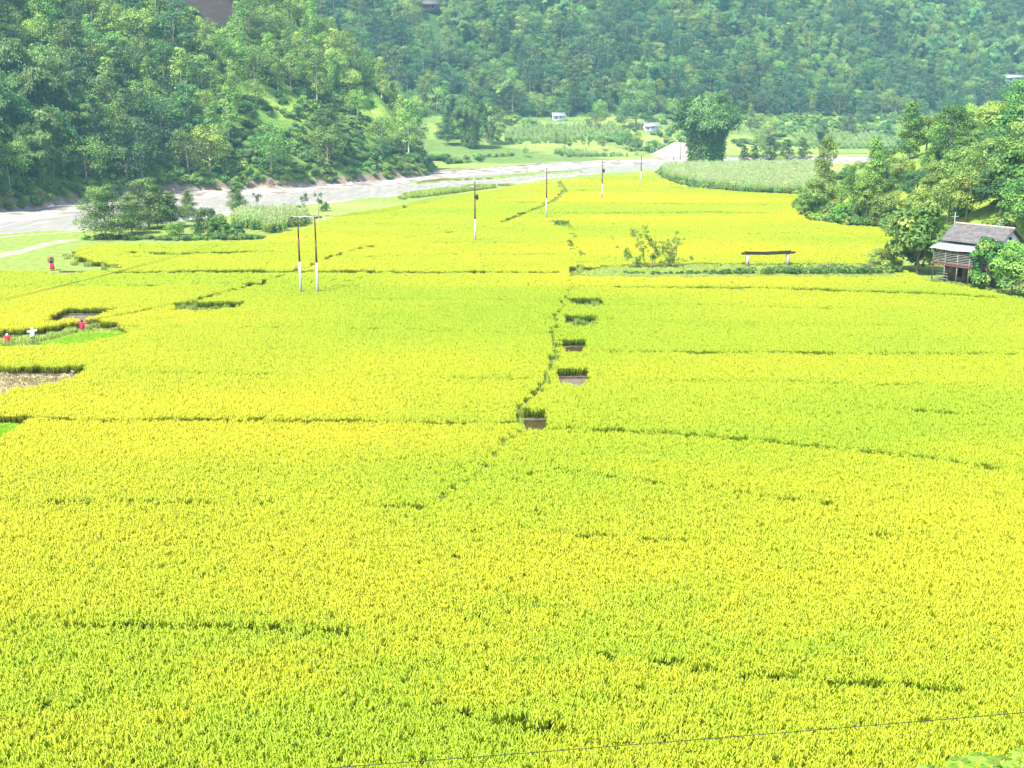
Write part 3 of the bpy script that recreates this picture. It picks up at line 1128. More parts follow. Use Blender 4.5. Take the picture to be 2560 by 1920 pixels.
for (step, d0, d1, base, nv, jit) in ((0.5, 26, 125, 0, 6, 0.06), (1.0, 125, 285, 6, 4, 0.12), (2.0, 285, 345, 10, 4, 0.25)):
    xs = np.arange(-0.62 * d1 - 10, 0.62 * d1 + 10, step)
    ys = np.arange(d0 + step / 2, d1, step)
    X, Y = np.meshgrid(xs, ys)
    X = X.ravel()
    Y = Y.ravel()
    k = (np.abs(X) < 0.56 * Y + 8)
    X, Y = X[k], Y[k]
    X = X + rng.normal(size=len(X)) * jit
    Y = Y + rng.normal(size=len(Y)) * jit
    k = inpoly(X, Y, out_w)
    X, Y = X[k], Y[k]
    gp, bh = gap_at(X, Y)
    # thin, weak patches in the crop
    thin = fbm(X * 0.6, Y * 1.2, 9, 81) > 0.72
    k = ~gp & ~(thin & (rng.random(len(X)) < 0.05))
    X, Y, bh = X[k], Y[k], bh[k]
    u, v = ground_to_uv(X, Y, RT)
    # how ripe each part is: large patches, bands between bunds, nearer left riper, nearer right greener
    bid = band_id(X, Y)
    tone = 0.54 + 0.70 * (fbm(X * 0.4, Y, 14, 91, 3) - 0.5) * 2.0
    tone += 0.40 * np.clip(bid, -0.8, 0.8)
    tone += 0.20 * (fbm(X, Y, 2.6, 95, 2) - 0.5)
    right = sstep(1050, 1500, u) * sstep(690, 760, v)
    tone -= 0.34 * right * sstep(1300, 1000, v)
    tone += 0.30 * sstep(1100, 800, u) * sstep(930, 1000, v) * sstep(1500, 1250, v)
    tone += 0.0 * sstep(690, 640, v)
    tone -= 0.20 * sstep(1560, 1850, v) * (0.4 + 0.9 * vnoise(X, Y, 7, 97))
    tone += 0.045 * rng.normal(size=len(X)) * (0.5 + sstep(700, 1300, v))
    tone -= 0.36 * sstep(0.56, 0.72, fbm(X * 0.7, Y * 1.3, 5.0, 103)) * sstep(1200, 1500, v)
    tone = np.where(bh, tone * 0.75, tone)
    tone = np.clip(tone, 0.0, 1.0)
    n = len(X)
    PP.append(np.stack([X, Y, np.zeros(n) - 0.02], 1))
    q = rng.integers(0, 4, n) * (math.pi / 2) + rng.normal(size=n) * 0.06
    RR.append(np.stack([rng.normal(size=n) * 0.03, rng.normal(size=n) * 0.03, q], 1))
    hv = (0.92 + 0.18 * (fbm(X, Y, 5.5, 99) - 0.5) + 0.025 * rng.normal(size=n))
    SS.append(np.stack([np.full(n, 1.08), np.full(n, 1.08), hv * 1.05], 1))
    II.append(base + rng.integers(0, nv, n))
    TT.append(tone)
scatter('rice_crop', np.concatenate(PP), np.concatenate(RR), np.concatenate(SS), np.concatenate(II), np.concatenate(TT), rice_src,
        'ripening yellow green rice covering the flat paddies')
print('rice patches', sum(len(p) for p in PP))

# ------------------------------------------------------------------ puddles, mud and seedlings in the gaps
M['mudwater'] = simple('muddy_water', (0.04, 0.03, 0.008), 0.15, 0.3, 1.5, spec=0.5)
M['mud'] = simple('pale_mud', (0.11, 0.09, 0.06), 0.8, 0.3, 2.0)
M['straw'] = simple('cut_straw', (0.27, 0.225, 0.13), 0.9, 0.65, 2.5, bump=0.4)
M['bund_mud'] = simple('bund_mud', (0.07, 0.055, 0.035), 0.9, 0.4, 3.0)
GRP, GRR, GRS, GRI, GRT = [], [], [], [], []      # grass tufts


def grass_at(x, y, s, tone):
    GRP.append((x, y, float(Z(x, y)) - 0.02))
    GRR.append((0, 0, random.random() * 6.28))
    GRS.append(s if isinstance(s, tuple) else (s, s, s))
    GRI.append(random.randrange(3))
    GRT.append(tone)


for u0, u1, vb, vf, k in NOTCH:
    x0, y1 = plane(u0, vb, 0)
    x1, _ = plane(u1, vb, 0)
    _, y0 = plane(u0, vf, RT)
    if k in ('water', 'pale', 'mud', 'straw'):
        mat = {'water': 'mudwater', 'pale': 'mud', 'mud': 'mud', 'straw': 'straw'}[k]
        n = 14
        V = [(x0 + (x1 - x0) * i / n, y0 + (0.5 * random.random()), 0.02) for i in range(n + 1)]
        V += [(x0 + (x1 - x0) * i / n, y1 - 0.15 - 0.25 * random.random(), 0.02) for i in range(n + 1)]
        Q = [(i, i + 1, n + 2 + i, n + 1 + i) for i in range(n)]
        nm = {'water': 'water', 'pale': 'mud_ground', 'mud': 'mud_ground', 'straw': 'stubble_ground'}[k]
        tag(link(nm, mesh_np(nm, V, Q, None, [M[mat]])), kind='structure')
        mb = MB()
        mb.tube([(x0 + (x1 - x0) * i / 8, y1 - 0.32 + 0.1 * random.random(), 0.05 + 0.06 * random.random()) for i in range(9)], 0.11, 6)
        tag(mb.build('mud_ground', M['bund_mud'], smooth=True), kind='structure')
    if k == 'grass':
        for i in range(40):
            grass_at(random.uniform(x0, x1), random.uniform(y0, y1 - 0.3), random.uniform(0.5, 0.9), random.random() * 0.5)
for dl, wd in ((DIV, 0.8), (DIV1, 0.4), (DIV2, 0.25), (DIV3, 0.15), (DIVL, 0.5)):
    w = wline(dl, 0.4)
    for (xa, ya), (xb, yb_) in zip(w[:-1], w[1:]):
        Ls = math.hypot(xb - xa, yb_ - ya)
        for i in range(int(Ls * 3.0)):
            t = random.random()
            grass_at(xa + (xb - xa) * t + random.gauss(0, wd * 0.4), ya + (yb_ - ya) * t + random.gauss(0, wd * 0.4), random.uniform(0.45, 1.0), 0.3 + random.random() * 0.7)
for (gx_, gy_, vis, grassy) in gap_lines:
    dm = float(gy_.mean())
    g_ = vis * dm / 19.1
    o_ = np.argsort(gx_)
    for i in range(int((gx_.max() - gx_.min()) * max(g_, 0.6) * (0.9 if grassy else 1.3))):
        x = random.uniform(gx_.min(), gx_.max())
        y = float(np.interp(x, gx_[o_], gy_[o_])) - random.random() * g_
        grass_at(x, y, random.uniform(0.6, 1.05), random.uniform(0.3, 1.0))

bx_ = [p[0] for p in PATHBAND]
by_ = [p[1] for p in PATHBAND]
Xb = rng.uniform(min(bx_), max(bx_), 9000)
Yb = rng.uniform(min(by_), max(by_), 9000)
kb = inpoly(Xb, Yb, PATHBAND)
for x, y in list(zip(Xb[kb], Yb[kb]))[:3600]:
    grass_at(x, y, (random.uniform(0.5, 0.9),) * 2 + (random.uniform(0.25, 0.45),), 0.55 + 0.45 * random.random())
for a_, b2 in zip(out_w[1:14], out_w[2:15]):
    Ls = math.hypot(b2[0] - a_[0], b2[1] - a_[1])
    for i in range(int(Ls * 2.2)):
        t = random.random()
        grass_at(a_[0] + (b2[0] - a_[0]) * t + random.gauss(0, 0.7), a_[1] + (b2[1] - a_[1]) * t + random.gauss(-0.3, 0.7), (0.9, 0.9, random.uniform(0.7, 1.1)), random.uniform(0.6, 1.0))
bx_ = [p[0] for p in BUNDL]
by_ = [p[1] for p in BUNDL]
Xb = rng.uniform(min(bx_), max(bx_), 3000)
Yb = rng.uniform(min(by_), max(by_), 3000)
kb = inpoly(Xb, Yb, BUNDL)
for x, y in list(zip(Xb[kb], Yb[kb]))[:500]:
    grass_at(x, y, (random.uniform(0.5, 0.9),) * 2 + (random.uniform(0.25, 0.45),), 0.6 + 0.4 * random.random())
# grass / weed tufts
grm, nt, N, L = new_mat('grass_blade')
o = N.new('ShaderNodeOutputMaterial')
at = N.new('ShaderNodeAttribute')
at.attribute_name = 'tint'
tn = N.new('ShaderNodeAttribute')
tn.attribute_name = 'tone'
tn.attribute_type = 'INSTANCER'
ra = N.new('ShaderNodeValToRGB')
e = ra.color_ramp.elements
e[0].color = (0.07, 0.13, 0.015, 1)
e[1].color = (0.20, 0.32, 0.03, 1)
rb = N.new('ShaderNodeValToRGB')
e = rb.color_ramp.elements
e[0].color = (0.22, 0.30, 0.045, 1)
e[1].color = (0.42, 0.51, 0.10, 1)
mx = N.new('ShaderNodeMix')
mx.data_type = 'RGBA'
L.new(at.outputs['Fac'], ra.inputs[0])
L.new(at.outputs['Fac'], rb.inputs[0])
L.new(tn.outputs['Fac'], mx.inputs['Factor'])
L.new(ra.outputs[0], mx.inputs['A'])
L.new(rb.outputs[0], mx.inputs['B'])
d = N.new('ShaderNodeBsdfPrincipled')
d.inputs['Roughness'].default_value = 0.6
t_ = N.new('ShaderNodeBsdfTranslucent')
ms = N.new('ShaderNodeMixShader')
ms.inputs[0].default_value = 0.3
L.new(mx.outputs['Result'], d.inputs['Base Color'])
L.new(mx.outputs['Result'], t_.inputs['Color'])
L.new(d.outputs[0], ms.inputs[1])
L.new(t_.outputs[0], ms.inputs[2])
L.new(ms.outputs[0], o.inputs[0])


def tuft(seed, n=60, rad=0.45, h=0.7, bw=0.05):
    r = np.random.default_rng(seed)
    a = r.random(n) * 6.283
    rr = rad * np.sqrt(r.random(n))
    bx, by = rr * np.cos(a), rr * np.sin(a)
    H = h * (0.5 + 0.6 * r.random(n))
    a2 = r.random(n) * 6.283
    out = 0.35 * H * r.random(n)
    p0 = np.stack([bx, by, np.zeros(n)], 1)
    p1 = p0 + np.stack([np.cos(a2) * out * 0.3, np.sin(a2) * out * 0.3, H * 0.6], 1)
    p2 = p0 + np.stack([np.cos(a2) * out, np.sin(a2) * out, H], 1)
    sd = np.stack([-np.sin(a2), np.cos(a2), r.normal(size=n) * 0.2], 1) * (bw * 0.5)
    V = np.stack([p0 - sd * 0.6, p0 + sd * 0.6, p1 - sd, p1 + sd, p2 - sd * 0.2, p2 + sd * 0.2], 1).reshape(-1, 3)
    T = np.tile(np.array([0, 0, 0.5, 0.5, 1, 1.0]), n)
    b_ = np.arange(n)[:, None] * 6
    Q = np.concatenate([b_ + np.array([0, 1, 3, 2]), b_ + np.array([2, 3, 5, 4])])
    return mesh_np('tuft', V, Q, None, [grm], tint=T)


tufts = [tuft(400 + i) for i in range(3)]
# seedling beds (bright green, low, dense)
tri = [plane(u, v, 0.0) for u, v in [(110, 866), (200, 840), (325, 838), (300, 856), (230, 872), (150, 880), (110, 884)]]
tx = [p[0] for p in tri]
ty = [p[1] for p in tri]
SDP = []
for i in range(1400):
    x, y = random.uniform(min(tx), max(tx)), random.uniform(min(ty), max(ty))
    if inpoly(np.array([x]), np.array([y]), tri)[0]:
        SDP.append((x, y))
u0, u1, vb, vf, k = NOTCH[8]
x0, y1 = plane(u0, vb, 0)
x1, _ = plane(u1, vb, 0)
_, y0 = plane(u0, vf, RT)
for i in range(900):
    SDP.append((random.uniform(x0, x1), random.uniform(y0, y1 - 0.5)))
sm_ = leaf_mat('seedling_leaf', (0.10, 0.20, 0.008), (0.19, 0.36, 0.010), (0.28, 0.48, 0.015), objvar=0.05, hue=0.005)
seed_t = []
for i in range(3):
    t_m = tuft(460 + i, n=80, rad=0.5, h=0.7, bw=0.06)
    t_m.materials.clear()
    t_m.materials.append(sm_)
    seed_t.append(t_m)
scatter('rice_seedlings', [(x, y, 0.0) for x, y in SDP], [(0, 0, random.random() * 6.28) for _ in SDP], [(0.8, 0.8, 0.45)] * len(SDP),
        [random.randrange(3) for _ in SDP], [0.8] * len(SDP), seed_t, 'bright green young seedlings in the open corner beds')

strw = simple('straw_stalk', (0.34, 0.29, 0.15), 0.9, 0.5, 6.0)
stub = []
for i in range(2):
    t_m = tuft(450 + i, n=46, rad=0.42, h=0.16, bw=0.035)
    t_m.materials.clear()
    t_m.materials.append(strw)
    stub.append(t_m)
u0, u1, vb, vf, k = NOTCH[7]
x0, y1 = plane(u0, vb, 0)
x1, _ = plane(u1, vb, 0)
_, y0 = plane(u0, vf, RT)
ST = [(random.uniform(x0, x1), random.uniform(y0, y1 - 0.5), 0.02) for _ in range(420)]
scatter('rice_stubble', ST, [(random.gauss(0, 0.5), random.gauss(0, 0.5), random.random() * 6.28) for _ in ST], [random.uniform(0.7, 1.4) for _ in ST],
        [random.randrange(2) for _ in ST], [0.5] * len(ST), stub, 'cut rice stubble and loose straw on the harvested corner plot')

# meadow grass between the paddies and the river, and along the far bank
cnt = 0
for (poly, n, s0, s1, t0, t1) in (
        ([plane(-120, 676, 0), plane(330, 668, 0), plane(185, 622, 0), plane(250, 606, 0), plane(650, 598, 0), plane(850, 535, 0), plane(1030, 504, 0), plane(1240, 470, 0), plane(1180, 476, 0), plane(900, 503, 0), plane(610, 530, 0), plane(407, 562, 0), plane(0, 594, 0), plane(-120, 600, 0)], 0, 0.15, 0.35, 0.6, 1.0),
        ([plane(1000, 500, 0), plane(1240, 470, 0), plane(1200, 466, 0), plane(1000, 490, 0)], 700, 0.8, 1.5, 0.3, 1.0)):
    tx = [p[0] for p in poly]
    ty = [p[1] for p in poly]
    X = rng.uniform(min(tx), max(tx), n * 6)
    Y = rng.uniform(min(ty), max(ty), n * 6)
    k = inpoly(X, Y, poly) & ~(pdist(X, Y, path) < 1.7) & (fbm(X, Y, 8, 111) > 0.40)
    X, Y = X[k][:n], Y[k][:n]
    zz = Z(X, Y)
    for x, y, z in zip(X, Y, zz):
        GRP.append((x, y, z - 0.02))
        GRR.append((0, 0, random.random() * 6.28))
        GRS.append((random.uniform(s0, s1),) * 3)
        GRI.append(random.randrange(3))
        GRT.append(random.uniform(t0, t1))
scatter('grass', GRP, GRR, GRS, GRI, GRT, tufts, 'green grass on the bunds and the meadow beside the river')

# ------------------------------------------------------------------ maize and bushes
mzm = leaf_mat('maize_leaf', (0.09, 0.20, 0.04), (0.23, 0.36, 0.09), (0.42, 0.48, 0.22), objvar=0.15)


def maize(seed, n=9, size=1.6, h=2.3):
    r = np.random.default_rng(seed)
    VV, QQ, TT_ = [], [], []
    off = 0
    for i in range(n):
        bx, by = (r.random(2) - 0.5) * size
        H = h * (0.85 + 0.25 * r.random())
        for k in range(11):
            z0 = H * (0.12 + 0.75 * k / 11)
            a = r.random() * 6.283
            ln = 0.55 * (0.7 + 0.5 * r.random())
            dv = np.array([math.cos(a), math.sin(a), 0])
            sd = np.array([-math.sin(a), math.cos(a), 0.3]) * 0.085
            p = [np.array([bx, by, z0]), np.array([bx, by, z0 + 0.28]) + dv * ln * 0.5, np.array([bx, by, z0 + 0.05]) + dv * ln]
            VV += [p[0] - sd, p[0] + sd, p[1] - sd, p[1] + sd, p[2] - sd * 0.2, p[2] + sd * 0.2]
            tt = 0.2 + 0.35 * k / 11 + 0.1 * r.random()
            TT_ += [tt] * 6
            QQ += [(off, off + 1, off + 3, off + 2), (off + 2, off + 3, off + 5, off + 4)]
            off += 6
        for k in range(5):    # tassel
            a = r.random() * 6.283
            dv = np.array([math.cos(a) * 0.14, math.sin(a) * 0.14, 0.42])
            sd = np.array([-math.sin(a), math.cos(a), 0]) * 0.025
            p0 = np.array([bx, by, H])
            VV += [p0 - sd, p0 + sd, p0 + dv + sd, p0 + dv - sd]
            TT_ += [1.0] * 4
            QQ += [(off, off + 1, off + 2, off + 3)]
            off += 4
        sd = np.array([0.025, 0.0, 0])
        VV += [np.array([bx, by, -0.1]) - sd, np.array([bx, by, -0.1]) + sd, np.array([bx, by, H]) + sd, np.array([bx, by, H]) - sd]
        TT_ += [0.15] * 4
        QQ += [(off, off + 1, off + 2, off + 3)]
        off += 4
    return mesh_np('maize', VV, QQ, None, [mzm], tint=TT_)


mz = [maize(500 + i) for i in range(3)]
MP = []


def fill_poly(poly, step, jit=0.4, thin=0.0, seed=0):
    tx = [p[0] for p in poly]
    ty = [p[1] for p in poly]
    X, Y = np.meshgrid(np.arange(min(tx), max(tx), step), np.arange(min(ty), max(ty), step))
    X, Y = X.ravel(), Y.ravel()
    X = X + rng.normal(size=len(X)) * jit * step * 0.5
    Y = Y + rng.normal(size=len(Y)) * jit * step * 0.5
    k = inpoly(X, Y, poly)
    if thin:
        k &= vnoise(X, Y, 7, seed) > thin
    return X[k], Y[k]


def far_plane(u, v):
    """point of the real terrain seen at (u, v)"""
    lo, prev = None, None
    for yy in np.arange(30, 830, 1.5):
        x, y, z = at_dist(u, v, yy)
        if z < float(Z(x, y)):
            return (x, y)
    return (x, y)


maize_polys = [
    ([plane(1668, 452, 0), plane(1650, 425, 0), plane(1720, 420, 0), plane(2060, 416, 0), plane(2020, 486, 0), plane(1850, 480, 0), plane(1760, 470, 0)], 1.35),
    ([plane(580, 566, 0), plane(600, 545, 0), plane(760, 540, 0), plane(770, 560, 0), plane(680, 585, 0)], 1.2),
    ([far_plane(1255, 345), far_plane(1300, 318), far_plane(1530, 315), far_plane(1560, 335), far_plane(1500, 352), far_plane(1260, 358)], 2.0),
    ([far_plane(1380, 388), far_plane(1400, 376), far_plane(1650, 376), far_plane(1620, 386)], 2.0),
    ([far_plane(1980, 372), far_plane(1990, 340), far_plane(2250, 335), far_plane(2240, 372)], 2.0),
]
for poly, st in maize_polys:
    X, Y = fill_poly(poly, st, thin=0.12, seed=121)
    zz = Z(X, Y)
    MP += list(zip(X, Y, zz))
scatter('maize_crop', MP, [(0, 0, random.random() * 6.28) for _ in MP], [random.uniform(0.65, 0.95) for _ in MP], [random.randrange(3) for _ in MP],
        [0.5] * len(MP), mz, 'pale green maize with tassels in plots beyond the paddies')
print('maize', len(MP))


def bush_mesh(seed, mat, w=2.6, h=1.8, nl=9, per=90, leaf=0.3):
    r = np.random.default_rng(seed)
    lobes = []
    for i in range(nl):
        a = r.random() * 6.283
        rr = w * 0.35 * math.sqrt(r.random())
        cr = w * 0.24 * (0.7 + 0.6 * r.random())
        lobes.append(((rr * math.cos(a), rr * math.sin(a), h * 0.25 + r.random() * h * 0.45), (cr, cr, cr * 0.85), int(per * (0.7 + 0.6 * r.random())), 0.2 + 0.6 * r.random()))
    V, Q, T = lobes_to_leaves(lobes, leaf, r=r)
    return mesh_np('bush', V, Q, None, [M[mat]], tint=T)


bushes = [bush_mesh(600, 'leaf_mid'), bush_mesh(601, 'leaf_light'), bush_mesh(602, 'leaf_mid'), bush_mesh(603, 'leaf_light', h=1.2),
          bush_mesh(604, 'leaf_dark'), bush_mesh(605, 'leaf_bamboo', h=2.4)]
BP, BS, BI = [], [], []
# undergrowth on the wooded hill
X = rng.uniform(-250, -15, 42000)
Y = rng.uniform(150, 520, 42000)
k = inpoly(X, Y, hill_poly)
X, Y = X[k], Y[k]
zz = Z(X, Y)
u, v, s_ = project(X, Y, zz)
k = (u > -120) & (u < 1200) & (v > -120) & (v < 640)
dA_ = pdist(X, Y, LA)
k &= (dA_ > 0.2) & ((fbm(X, Y, 12, 131) > 0.40) | (dA_ < 6))
X, Y, zz = X[k][:8000], Y[k][:8000], zz[k][:8000]
for x, y, z in zip(X, Y, zz):
    BP.append((x, y, z - 0.1))
    BS.append(random.uniform(0.45, 1.15))
    BI.append(random.choice([0, 1, 2, 3, 3, 1, 4, 5]))
# knoll
X = rng.uniform(50, 190, 12000)
Y = rng.uniform(118, 335, 12000)
k = (X > xedge(Y) + 0.5) & (fbm(X, Y, 10, 135) > 0.50)
X, Y = X[k][:1500], Y[k][:1500]
edge = [(float(xedge(y)) + random.uniform(-0.5, 3.0), y) for y in np.arange(142, 262, 0.45)]
X = np.concatenate([X, [p[0] for p in edge]])
Y = np.concatenate([Y, [p[1] for p in edge]])
zz = Z(X, Y)
for x, y, z in zip(X, Y, zz):
    BP.append((x, y, z - 0.1))
    BS.append(random.uniform(0.5, 1.25))
    BI.append(random.choice([0, 1, 2, 3, 4, 0, 2]))
# far valley floor and foot of the far hill
X = rng.uniform(-30, 330, 16000)
Y = rng.uniform(380, 800, 16000)
yf = foot_y(X)
dd = Y - yf
k = (~inpoly(X, Y, hill_poly)) & (dd > -75) & (dd < 130) & (fbm(X, Y, 16, 141) > 0.44 + 0.06 * (dd < 0))
for poly, st in maize_polys:
    k &= ~inpoly(X, Y, poly)
X, Y = X[k][:5600], Y[k][:5600]
zz = Z(X, Y)
for x, y, z in zip(X, Y, zz):
    BP.append((x, y, z - 0.1))
    BS.append(random.uniform(0.7, 1.6))
    BI.append(random.choice([0, 1, 2, 3, 5, 1]))
# banks
for (ln, n, s0, s1) in ((FB[2:9], 260, 0.5, 1.1), ([plane(1050, 400, 1), plane(1130, 408, 0), plane(1280, 395, 0)], 60, 0.5, 1.4),
                        ([plane(1655, 432, 0), plane(1690, 455, 0), plane(1760, 472, 0), plane(2010, 486, 0)], 190, 0.35, 0.8),
                        ([plane(230, 596, 0), plane(420, 600, 0), plane(650, 597, 0)], 140, 0.25, 0.5)):
    for i in range(n):
        j = random.randrange(len(ln) - 1)
        t = random.random()
        x = ln[j][0] * (1 - t) + ln[j + 1][0] * t + random.gauss(0, 0.8)
        y = ln[j][1] * (1 - t) + ln[j + 1][1] * t + random.gauss(0, 0.8)
        BP.append((x, y, float(Z(x, y)) - 0.1))
        BS.append(random.uniform(s0, s1))
        BI.append(random.choice([0, 1, 2, 4, 5]))
scatter('undergrowth', BP, [(0, 0, random.random() * 6.28) for _ in BP], BS, BI, [0.5] * len(BP), bushes,
        'low bushes and creepers covering the slopes between the trees')
print('bushes', len(BP))

# ------------------------------------------------------------------ trees of the woods
KN = {'broad': ('broadleaf_tree', 'round crowned mid green broadleaf tree', 'mid green broadleaf trees'),
      'dark': ('broadleaf_tree', 'dense dark green broadleaf tree', 'dark green broadleaf trees'),
      'narrow': ('slender_tree', 'tall slender mid green tree with pale trunk', 'tall slender trees'),
      'narrow_light': ('slender_tree', 'tall slender yellow green tree with pale trunk', 'tall slender yellow green trees'),
      'layer': ('layered_tree', 'grey green tree with flat layered branches', 'grey green layered trees'),
      'light': ('broadleaf_tree', 'small bright yellow green leafy tree', 'bright yellow green small trees'),
      'bamboo': ('bamboo_clump', 'feathery light green arching bamboo clump', 'bamboo clumps')}


def poisson(xr, yr, ok, rmin, n):
    X = rng.uniform(xr[0], xr[1], n)
    Y = rng.uniform(yr[0], yr[1], n)
    k = ok(X, Y)
    X, Y = X[k], Y[k]
    cell = {}
    out = []
    for x, y in zip(X, Y):
        rm_ = rmin
        ci, cj = int(x // rm_), int(y // rm_)
        good = True
        for a_ in (-1, 0, 1):
            for b_ in (-1, 0, 1):
                for (px, py) in cell.get((ci + a_, cj + b_), ()):
                    if (px - x) ** 2 + (py - y) ** 2 < rm_ * rm_:
                        good = False
        if good:
            cell.setdefault((ci, cj), []).append((x, y))
            out.append((x, y))
    return out


def okA(X, Y):
    k = inpoly(X, Y, hill_poly)
    d_ = pdist(X, Y, LA)
    zz = Z(X, Y)
    k &= d_ > 2.0
    u, v, s = project(X, Y, zz)
    k &= (u > -90) & (u < 1110) & (v > -40)
    # the nose of the hill is an open grassy slope with few trees; another glade above it
    open_ = (X > -72) & (zz < 19 + 0.1 * (X + 62)) & (Y > 280)
    k &= ~(open_ & (vnoise(X, Y, 4.0, 171) < 0.90))
    gl = (u > 640) & (v > 60) & (v < 330)
    k &= ~(gl & (vnoise(X, Y, 7.0, 173) < 0.38))
    k &= u < 1060
    k &= ~((((X - sx) / 13) ** 2 + ((Y - sy) / 22) ** 2) < 1)
    return k


HUTS = [far_plane(2530, 205), far_plane(1075, 28), far_plane(1396, 300), far_plane(1625, 330)]


def hut_clear(X, Y):
    k = np.ones(len(X), bool)
    for hx, hy in HUTS:
        k &= ~((np.abs(X - hx * (Y / hy)) < 7) & (Y > hy - 26) & (Y < hy + 4))
    return k


hillpts = poisson((-260, -15), (150, 520), okA, 5.3, 90000)


def pick_kind(x, y, z):
    """what grows where"""
    q = fbm(np.array([x]), np.array([y]), 30, 151)[0]
    r_ = random.random()
    u, v, s = project(x, y, z)
    if u < 160 and v > 270 and v < 560 and r_ < 0.65:
        return 'bamboo'
    if u > 520:
        return random.choice(['narrow_light', 'light', 'narrow_light', 'light', 'broad', 'light'])
    if v > 330:
        return random.choice(['dark', 'dark', 'layer', 'broad', 'layer', 'broad', 'broad', 'light'])
    if q > 0.5:
        return random.choice(['broad', 'light', 'light', 'layer', 'narrow_light', 'dark', 'broad'])
    return random.choice(['layer', 'broad', 'broad', 'narrow', 'dark', 'light', 'narrow_light', 'broad'])


cand = []
for x, y in hillpts:
    z = float(Z(x, y))
    kd = pick_kind(x, y, z)
    H = {'broad': 10, 'dark': 11, 'narrow': 12.5, 'narrow_light': 11.5, 'layer': 12, 'light': 9, 'bamboo': 13}[kd] * random.uniform(0.85, 1.4)
    u, v, s = project(x, y, z + H * 0.6)
    cand.append((H * float(s), x, y, z, kd, H, float(u), float(v)))
cand.sort(reverse=True)
NIND = 238
forest = []
for i, (sz, x, y, z, kd, H, u, v) in enumerate(cand):
    if i < NIND and -40 < u < 1130 and v > -30:
        nm, lab, grp = KN[kd]
        zone = 'at the river foot of the wooded hillside' if z < 9 else 'halfway up the wooded hillside above the river' if z < 28 else 'high on the wooded hillside above the river'
        g3 = {'at the r': 'at the foot of the wooded hill', 'halfway ': 'halfway up the wooded hill', 'high on ': 'high on the wooded hill'}[zone[:8]]
        place_tree(nm, kd, random.randrange(9), x, y, H, lab + ' ' + zone, 'bamboo' if kd == 'bamboo' else 'tree', grp + ' ' + g3)
    else:
        forest.append((x, y, z, kd, H))
print('hill trees', len(cand))


def okF(X, Y):
    d_ = Y - foot_y(X)
    zz = Z(X, Y)
    u, v, s = project(X, Y, zz)
    k = (d_ > -2) & (v > -45) & (u > 700) & (u < 2700) & ~inpoly(X, Y, hill_poly)
    k &= fbm(X, Y, 22, 161) > 0.22
    k &= hut_clear(X, Y)
    return k


for x, y in poisson((-120, 420), (520, 850), okF, 5.4, 110000):
    z = float(Z(x, y))
    q = float(fbm(np.array([x]), np.array([y]), 35, 165)[0])
    if q > 0.55:
        kd = random.choice(['light', 'broad', 'bamboo', 'light', 'broad', 'narrow_light'])
    elif q > 0.42:
        kd = random.choice(['broad', 'dark', 'broad', 'broad', 'layer', 'light', 'narrow', 'dark'])
    else:
        kd = random.choice(['dark', 'dark', 'broad', 'dark', 'layer', 'broad'])
    H = {'broad': 10, 'dark': 11, 'narrow': 12.5, 'narrow_light': 11, 'layer': 12, 'light': 9, 'bamboo': 12}[kd] * random.uniform(0.8, 1.3)
    forest.append((x, y, z, kd, H))
src, sidx = [], {}
for kd in ('broad', 'dark', 'narrow', 'narrow_light', 'layer', 'light', 'bamboo'):
    for vi, (tm, cm, h) in enumerate(TREE[kd]):
        # trunk and crown joined into one mesh for the distant wood
        nvt, nvc = len(tm.vertices), len(cm.vertices)
        V = np.zeros((nvt + nvc) * 3, np.float32)
        a1 = np.zeros(nvt * 3, np.float32)
        tm.vertices.foreach_get('co', a1)
        a2 = np.zeros(nvc * 3, np.float32)
        cm.vertices.foreach_get('co', a2)
        V = np.concatenate([a1, a2]).reshape(-1, 3)
        qs, ts_ = [], []
        for p in tm.polygons:
            (qs if len(p.vertices) == 4 else ts_).append(tuple(p.vertices))
        nqt = len(qs)
        cq = np.zeros(nvc, np.int32)
        cm.loops.foreach_get('vertex_index', cq)
        Q = np.concatenate([np.array(qs, int), cq.reshape(-1, 4) + nvt])
        tint = np.concatenate([np.zeros(nvt, np.float32), np.zeros(nvc, np.float32)])
        tc = np.zeros(nvc, np.float32)
        cm.attributes['tint'].data.foreach_get('value', tc)
        tint[nvt:] = tc
        mi = [0] * nqt + [1] * (nvc // 4) + [0] * len(ts_)
        me = mesh_np('wood_tree', V, Q, np.array(ts_, int) if ts_ else None, [tm.materials[0], cm.materials[0]], tint=tint, midx=mi)
        sidx.setdefault(kd, []).append((len(src), h))
        src.append(me)
FP, FS, FI = [], [], []
for x, y, z, kd, H in forest:
    i, h = random.choice(sidx[kd])
    FP.append((x, y, z))
    FS.append(H / h)
    FI.append(i)
scatter('forest', FP, [(0, 0, random.random() * 6.28) for _ in FP], FS, FI, [0.5] * len(FP), src,
        'dense hazy forest covering the far side of the valley')
print('forest', len(FP))

